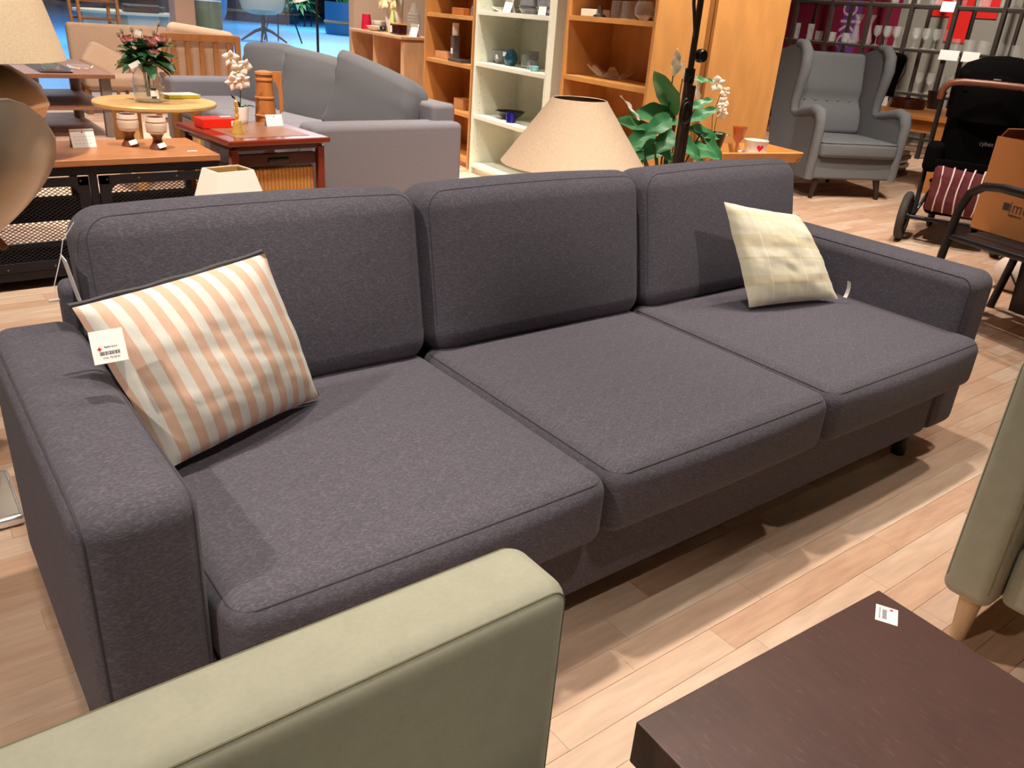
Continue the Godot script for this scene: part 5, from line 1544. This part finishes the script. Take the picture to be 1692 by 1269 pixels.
func stroller():
	var o = thing("pushchair", "black pushchair with brown leather handle and grey wheels", "pushchair", Vector3(5.20, 0, -2.27), deg_to_rad(-67.3))
	for s in [-1, 1]:
		var wh = part(o, "rear_wheel", G.new().tube(ring(Vector3.ZERO, 0.128, 28, Basis(Vector3.BACK, PI / 2)), 0.024, 10, true), M.rubber, Vector3(s * 0.27, 0.152, 0.0), Vector3(0, s * 0.06, 0))
		part(wh, "rim", G.new().tube(ring(Vector3.ZERO, 0.106, 28, Basis(Vector3.BACK, PI / 2)), 0.008, 6, true), M.black_plastic)
		part(wh, "hub", G.new().cyl(Vector3(-0.025, 0, 0), Vector3(0.025, 0, 0), 0.025, 0.025, 14), M.black_plastic)
		for k in 5:
			var a = TAU * k / 5
			part(wh, "spoke", G.new().rbox(Vector3(0, sin(a) * 0.064, cos(a) * 0.064), Vector3(0.012, 0.016, 0.09), 0.003, 1, 1, Basis(Vector3.RIGHT, -a)), M.black_plastic)
		part(o, "front_wheel", G.new().tube(ring(Vector3(s * 0.14, 0.085, -0.62), 0.065, 20, Basis(Vector3.BACK, PI / 2)), 0.02, 8, true), M.rubber)
		part(o, "side_tube", G.new().tube([Vector3(s * 0.22, 0.17, 0.0), Vector3(s * 0.23, 0.42, -0.12), Vector3(s * 0.235, 0.62, -0.02), Vector3(s * 0.235, 0.86, 0.04)], 0.014, 8), M.black_metal)
		part(o, "chrome_strut", G.new().cyl(Vector3(s * 0.22, 0.16, -0.02), Vector3(s * 0.16, 0.34, -0.22), 0.010), M.steel)
		part(o, "front_strut", G.new().cyl(Vector3(s * 0.18, 0.36, -0.2), Vector3(s * 0.14, 0.12, -0.6), 0.014), M.black_metal)
	part(o, "axle", G.new().cyl(Vector3(-0.26, 0.152, 0), Vector3(0.26, 0.152, 0), 0.014), M.black_metal)
	var path = []
	for k in 15:
		var a = PI * k / 14.0
		path.append(Vector3(-0.245 * pow(absf(cos(a)), 0.35) * signf(cos(a)), 0.855 + 0.105 * pow(sin(a), 0.6), 0.045 + 0.02 * sin(a)))
	part(o, "handle", G.new().tube(path, 0.0195, 10), M.leather_brown)
	part(o, "handle_button", G.new().rbox(Vector3(0.02, 0.985, 0.062), Vector3(0.04, 0.008, 0.02), 0.003), M.steel)
	part(o, "seat_back", G.new().rbox(Vector3(0.03, 0.72, -0.18), Vector3(0.44, 0.62, 0.10), 0.045, 3, 2, Basis(Vector3.RIGHT, 0.08)), M.black_cloth)
	part(o, "seat", G.new().rbox(Vector3(0.0, 0.46, -0.40), Vector3(0.38, 0.10, 0.42), 0.04, 3), M.black_cloth)
	var hood = G.new()
	hood.lathe([[0.24, -0.16], [0.25, -0.02], [0.235, 0.08], [0.19, 0.15], [0.1, 0.19], [0.0, 0.2]], 24, Transform3D(Basis.IDENTITY, Vector3(0.03, 0.9, -0.32)), Vector2(1.0, 1.1))
	part(o, "hood", hood, M.black_cloth)
	part(o, "hood_fold", G.new().lathe([[0.25, 0.0], [0.246, 0.09], [0.20, 0.155], [0.1, 0.195], [0.0, 0.205]], 24, Transform3D(Basis.IDENTITY, Vector3(0.03, 0.905, -0.20)), Vector2(0.98, 0.5)), M.black_cloth)
	part(o, "basket", G.new().rbox(Vector3(0, 0.26, -0.24), Vector3(0.36, 0.16, 0.46), 0.04, 3), M.black_cloth)
	part(o, "side_bag", G.new().rbox(Vector3(-0.20, 0.52, -0.06), Vector3(0.10, 0.18, 0.14), 0.04, 3), M.black_cloth)
	lettering(o, "cybex", 0.03, Vector3(0.06, 0.62, -0.122), Vector3(0.08, 0, 0), M.grey_glaze)
	# striped bag hung at the back
	var b = thing("striped_bag", "maroon cloth bag with thin white stripes hanging on the pushchair", "bag", o.transform * Vector3(0, 0, 0.07), deg_to_rad(-67.3))
	part(b, "bag_body", pillow(Vector3(-0.17, 0.50, 0), Vector3(0.15, 0.47, 0), Vector3(0.15, 0.20, 0), Vector3(-0.17, 0.22, 0), 0.06, 21), M.maroon, Vector3.ZERO, Vector3.ZERO, 70)
	part(b, "band", G.new().rbox(Vector3(-0.01, 0.50, 0), Vector3(0.34, 0.05, 0.03), 0.01, 2), M.black_cloth)
	for k in 5:
		var pth = []
		for j in 10:
			var t = j / 9.0
			var u = 0.14 + 0.18 * k
			var e = pow((1 - pow(absf(2 * u - 1), 2.6)) * (1 - pow(absf(2 * (0.04 + 0.92 * t) - 1), 2.6)), 0.55)
			pth.append(Vector3(-0.17 + 0.32 * u + 0.006 * sin(t * 5.0 + k) - 0.02 * t * (2 - k) * -0.3, 0.49 - 0.27 * t, 0.062 * e + 0.003))
		part(b, "stripe", G.new().tube(pth, 0.0045, 5, false, 0.5), M.maroon_stripe)

func metal_chair():
	var o = thing("metal_chair", "black tubular metal armchair carrying a cardboard box", "chair", Vector3(3.70, 0, -1.60), deg_to_rad(-14))
	for x in [0.0, 0.50]:
		part(o, "side_frame", G.new().tube([Vector3(x, 0, -0.06), Vector3(x, 0.25, -0.02), Vector3(x, 0.50, 0.0), Vector3(x, 0.58, 0.03), Vector3(x, 0.62, 0.09), Vector3(x, 0.63, 0.17), Vector3(x, 0.62, 0.52), Vector3(x, 0.58, 0.60), Vector3(x, 0.4, 0.62), Vector3(x, 0, 0.66)], 0.0185, 10), M.black_metal)
		part(o, "seat_rail", G.new().cyl(Vector3(x, 0.385, 0.0), Vector3(x, 0.385, 0.62), 0.014), M.black_metal)
	for z in [0.02, 0.6]:
		part(o, "cross_rail", G.new().cyl(Vector3(0, 0.385, z), Vector3(0.5, 0.385, z), 0.014), M.black_metal)
	for k in 7:
		part(o, "seat_slat", G.new().rbox(Vector3(0.03 + 0.073 * k, 0.396, 0.31), Vector3(0.066, 0.008, 0.60), 0.002), M.black_metal)
	part(o, "back_tube", G.new().tube([Vector3(0.5, 0.4, 0.03), Vector3(0.56, 0.8, 0.03), Vector3(0.56, 0.84, 0.08), Vector3(0.56, 0.84, 0.56), Vector3(0.56, 0.8, 0.6), Vector3(0.5, 0.4, 0.6)], 0.0165, 8), M.black_metal)
	# box standing on it
	var b = thing("cardboard_box", "open brown cardboard box with dark printed letters on the metal chair", "box", Vector3(3.93, 0.4012, -1.636), deg_to_rad(-16))
	part(b, "carton", G.new().box(Vector3(0.0, 0.2, 0.26), Vector3(0.006, 0.40, 0.50)).box(Vector3(0.2, 0.2, 0.26), Vector3(0.006, 0.40, 0.50)).box(Vector3(0.1, 0.2, 0.013), Vector3(0.2, 0.40, 0.006)).box(Vector3(0.1, 0.2, 0.507), Vector3(0.2, 0.40, 0.006)).box(Vector3(0.1, 0.004, 0.26), Vector3(0.2, 0.006, 0.49)), M.card_brown)
	part(b, "flap", G.new().box(Vector3(0.17, 0.41, 0.26), Vector3(0.07, 0.005, 0.48), Basis(Vector3.BACK, -0.5)), M.card_brown_inside)
	part(b, "flap", G.new().box(Vector3(0.1, 0.415, 0.03), Vector3(0.19, 0.05, 0.005), Basis(Vector3.RIGHT, 0.6)), M.card_brown_inside)
	lettering(b, "ime", 0.058, Vector3(-0.0036, 0.125, 0.218), Vector3(0, -PI / 2, 0), M.ink)
	lettering(b, "Registered", 0.014, Vector3(-0.0036, 0.094, 0.208), Vector3(0, -PI / 2, 0), M.ink)
	part(b, "print_mark", G.new().box(Vector3(-0.0036, 0.126, 0.156), Vector3(0.0008, 0.03, 0.032)), M.ink)
	# things on the floor beside the chair
	var g = thing("string_bag", "pale knotted bag with an orange cloth on the floor under the chair", "bag", Vector3(4.62, 0.0, -1.62))
	part(g, "sack", G.new().rbox(Vector3(0, 0.09, 0), Vector3(0.20, 0.18, 0.20), 0.08, 4, 2), M.bag_white)
	part(g, "orange_cloth", G.new().rbox(Vector3(0.02, 0.19, 0.01), Vector3(0.12, 0.07, 0.10), 0.03, 3), M.orange_cloth)
	part(g, "cord", G.new().tube([Vector3(-0.09, 0.16, 0.09), Vector3(-0.105, 0.08, 0.11), Vector3(-0.08, 0.01, 0.16)], 0.005, 6).tube([Vector3(-0.1, 0.12, 0.0), Vector3(-0.108, 0.05, 0.06), Vector3(-0.09, 0.01, 0.12)], 0.005, 6), M.black_plastic)
	var bl = thing("black_bin", "black storage bin on the floor at the frame edge", "bin", Vector3(4.32, 0, -1.33), deg_to_rad(-14))
	part(bl, "bin_body", G.new().lathe([[0.0, 0.0], [0.16, 0.0], [0.175, 0.3], [0.165, 0.3], [0.15, 0.02], [0.0, 0.02]], 4, Transform3D.IDENTITY, Vector2.ONE, PI / 4), M.black_plastic)
	part(bl, "bin_rim", G.new().rbox(Vector3(0, 0.295, 0.125), Vector3(0.26, 0.014, 0.012), 0.003).rbox(Vector3(0, 0.295, -0.125), Vector3(0.26, 0.014, 0.012), 0.003), M.black_plastic)

func mall():
	struct("floor_mall", G.new().box(Vector3(12, -0.05, -36), Vector3(60, 0.1, 50.8)), M.mall_floor_painted_light)
	struct("ceiling_mall", G.new().box(Vector3(12, 4.75, -36), Vector3(60, 0.1, 50.8)), M.mall_wall)
	struct("wall_mall_far", G.new().box(Vector3(12, 2.35, -61), Vector3(60, 4.8, 0.2)), M.mall_wall)
	struct("wall_mall_left", G.new().box(Vector3(-18, 2.35, -36), Vector3(0.2, 4.8, 50.8)), M.mall_wall)
	struct("wall_mall_right", G.new().box(Vector3(42, 2.35, -36), Vector3(0.2, 4.8, 50.8)), M.mall_wall)
	struct("trim_front", G.new().box(Vector3(12, 4.0, -10.55), Vector3(60, 1.5, 0.15)), M.mall_wall)
	struct("wall_front_side", G.new().box(Vector3(-10.7, 1.65, -10.55), Vector3(14.4, 3.3, 0.15)).box(Vector3(26.2, 1.65, -10.55), Vector3(31.5, 3.3, 0.15)), M.mall_wall)
	# round pale counter with dark wares on it
	var c = thing("curved_counter", "beige curved kiosk counter in the mall with dark wares on top", "counter", Vector3(4.15, 0, -17.0))
	for k in 7:
		var a0 = PI * (0.10 + 0.115 * k)
		var poly = []
		for j in 5:
			var a = a0 + 0.115 * PI * j / 4.0
			poly.append(Vector2(cos(a), sin(a)) * 0.78)
		for j in range(4, -1, -1):
			var a = a0 + 0.115 * PI * j / 4.0
			poly.append(Vector2(cos(a), sin(a)) * 0.72)
		part(c, "front_panel", G.new().prism(poly, 0.62, Transform3D(Basis(Vector3.RIGHT, PI / 2), Vector3(0, 0.31, 0))), [M.counter_beige, M.counter_olive][1 if k in [1, 4] else 0])
	part(c, "counter_top", G.new().lathe([[0.0, 0.62], [0.84, 0.62], [0.84, 0.66], [0.0, 0.66]], 48), M.counter_beige)
	part(c, "wares", G.new().rbox(Vector3(0.15, 0.73, 0.5), Vector3(0.6, 0.14, 0.25), 0.04, 2).rbox(Vector3(0.5, 0.72, 0.15), Vector3(0.3, 0.10, 0.25), 0.03, 2), M.black_plastic)
	# pillar between mall and shop
	var p = struct("trim_1", G.new().rbox(Vector3(3.10, 1.65, -10.2), Vector3(0.22, 3.3, 0.22), 0.01, 2), M.pillar)
	# shell chair on a star foot
	var s = thing("swivel_chair", "taupe shell chair on a dark four-armed foot in the mall", "chair", Vector3(8.38, 0, -21.2))
	part(s, "shell", G.new().lathe([[0.0, 0.62], [0.30, 0.64], [0.5, 0.74], [0.56, 0.95], [0.54, 1.2], [0.51, 1.2], [0.52, 0.96], [0.46, 0.78], [0.28, 0.69], [0.0, 0.67]], 28, Transform3D.IDENTITY, Vector2(1.0, 0.85)), M.taupe_shell)
	part(s, "column", G.new().cyl(Vector3(0, 0.3, 0), Vector3(0, 0.64, 0), 0.05), M.black_metal)
	for k in 4:
		var a = TAU * k / 4 + 0.5
		part(s, "foot_arm", G.new().tube([Vector3(0, 0.32, 0), Vector3(cos(a) * 0.2, 0.25, sin(a) * 0.2), Vector3(cos(a) * 0.55, 0.02, sin(a) * 0.55)], [0.04, 0.035, 0.02], 8), M.black_metal)
	var tr = thing("slender_tripod", "slender dark leg of a display stand beside the taupe shell chair", "stand", Vector3(8.9, 0, -21.25))
	for q in [Vector3(0.5, 0.0, 0), Vector3(0.2, 0.0, -0.8), Vector3(-0.1, 0.0, -1.0)]:
		part(tr, "leg", G.new().cyl(q, Vector3(0, 1.6, -0.2), 0.018), M.black_metal)
	part(tr, "head", G.new().rbox(Vector3(0, 1.62, -0.2), Vector3(0.2, 0.06, 0.2), 0.01), M.black_metal)
	# olive pouf and blue tub chair
	var pf = thing("olive_pouf", "olive green drum stool with a pale rim in the mall", "stool", Vector3(8.9, 0, -26.8))
	pf.scale = Vector3.ONE * 1.4
	part(pf, "drum", G.new().lathe([[0.0, 0.0], [0.27, 0.0], [0.28, 0.03], [0.28, 0.55], [0.0, 0.55]], 32), M.olive_pouf)
	part(pf, "rim", G.new().lathe([[0.0, 0.551], [0.285, 0.551], [0.285, 0.575], [0.0, 0.58]], 32), M.pot_white)
	var tb = thing("blue_tub_chair", "blue upholstered tub chair beyond the olive stool", "chair", Vector3(10.3, 0, -30.4))
	part(tb, "tub", vessel([[0.3, 0.15], [0.42, 0.4], [0.46, 0.85]], 0.07, 28), M.mall_blue)
	part(tb, "seat", G.new().lathe([[0.0, 0.3], [0.34, 0.3], [0.36, 0.42], [0.0, 0.45]], 24), M.mall_blue)
	part(tb, "swivel_foot", G.new().lathe([[0.0, 0.0], [0.3, 0.0], [0.05, 0.06], [0.05, 0.2], [0.0, 0.2]], 20), M.black_metal)
	# planters
	for q in [["navy planter with a tan stripe behind the shell chair", Vector3(14.2, 0, -36.0), 1.5, M.navy], ["blue planter with a tan stripe beyond the floor lamp", Vector3(13.9, 0, -27.4), 0.85, M.mall_blue], ["dark navy planter next to the blue planter", Vector3(16.3, 0, -29.6), 1.5, M.navy]]:
		var n = thing("round_planter", q[0], "planter", q[1])
		var r = q[2]
		part(n, "drum", vessel([[r * 0.96, 0.0], [r, 0.1], [r, 1.0]], 0.06, 40), q[3])
		part(n, "stripe", G.new().tube(ring(Vector3(0, 0.38, 0), r, 40), 0.05, 6, true, 1.0), M.tan_stripe)
		var g = RandomNumberGenerator.new()
		g.seed = 5
		for k in 24:
			var a = g.randf() * TAU
			part(n, "leaf", leaf_blade(Vector3(cos(a) * r * 0.5, 0.95, sin(a) * r * 0.5), Vector3(cos(a) * 0.5, 1.0, sin(a) * 0.5), g.randf_range(0.4, 0.9), 0.2, 0.2, g.randf_range(-0.5, 0.5), 6), M.leaf)
	var pt = thing("wire_planter", "trailing green plants on a wire stand in the mall", "plant", Vector3(14.6, 0, -33.2))
	part(pt, "wire_stand", G.new().tube(ring(Vector3(0, 0.45, 0), 0.6, 20), 0.03, 6, true).cyl(Vector3(0.5, 0, 0), Vector3(0.55, 0.5, 0), 0.03).cyl(Vector3(-0.5, 0, 0), Vector3(-0.55, 0.5, 0), 0.03).cyl(Vector3(0, 0, 0.5), Vector3(0, 0.5, 0.55), 0.03), M.black_metal)
	var g2 = RandomNumberGenerator.new()
	g2.seed = 8
	for k in 40:
		var a = g2.randf() * TAU
		part(pt, "leaf", leaf_blade(Vector3(cos(a) * 0.3, 0.55 + g2.randf() * 0.5, sin(a) * 0.3), Vector3(cos(a), g2.randf_range(0.0, 1.0), sin(a)), g2.randf_range(0.35, 0.7), 0.16, 0.35, g2.randf_range(-0.6, 0.6), 5), M.leaf_pale if k % 3 == 0 else M.leaf)
	# black floor lamp pole and red ball at the shop edge
	var pole = thing("reading_lamp", "thin black reading lamp with a white shade beside the beech cabinet", "lamp", Vector3(4.05, 0, -8.75))
	part(pole, "pole", G.new().cyl(Vector3(0, 0.02, 0), Vector3(0, 1.35, 0), 0.014, 0.014, 10), M.black_plastic)
	part(pole, "foot", G.new().lathe([[0.0, 0.0], [0.13, 0.0], [0.13, 0.02], [0.0, 0.03]], 24), M.black_plastic)
	part(pole, "shade", shade_frustum(0.09, 0.05, 1.12, 1.3, 20), M.pot_white, Vector3(0.16, 0.02, 0.0), Vector3(0, 0, 0.3))
	part(pole, "arm", G.new().cyl(Vector3(0, 1.28, 0), Vector3(0.14, 1.30, 0), 0.008), M.black_plastic)
	var gn = thing("felt_figure", "red and white felt figure beside the beech cabinet", "figurine", Vector3(4.02, 0, -8.45))
	part(gn, "red_cap", G.new().lathe([[0.0, 0.30], [0.07, 0.34], [0.05, 0.44], [0.0, 0.5]], 16), M.red_plastic)
	part(gn, "white_body", G.new().lathe([[0.0, 0.0], [0.08, 0.0], [0.085, 0.25], [0.06, 0.32], [0.0, 0.34]], 16), M.pot_white)
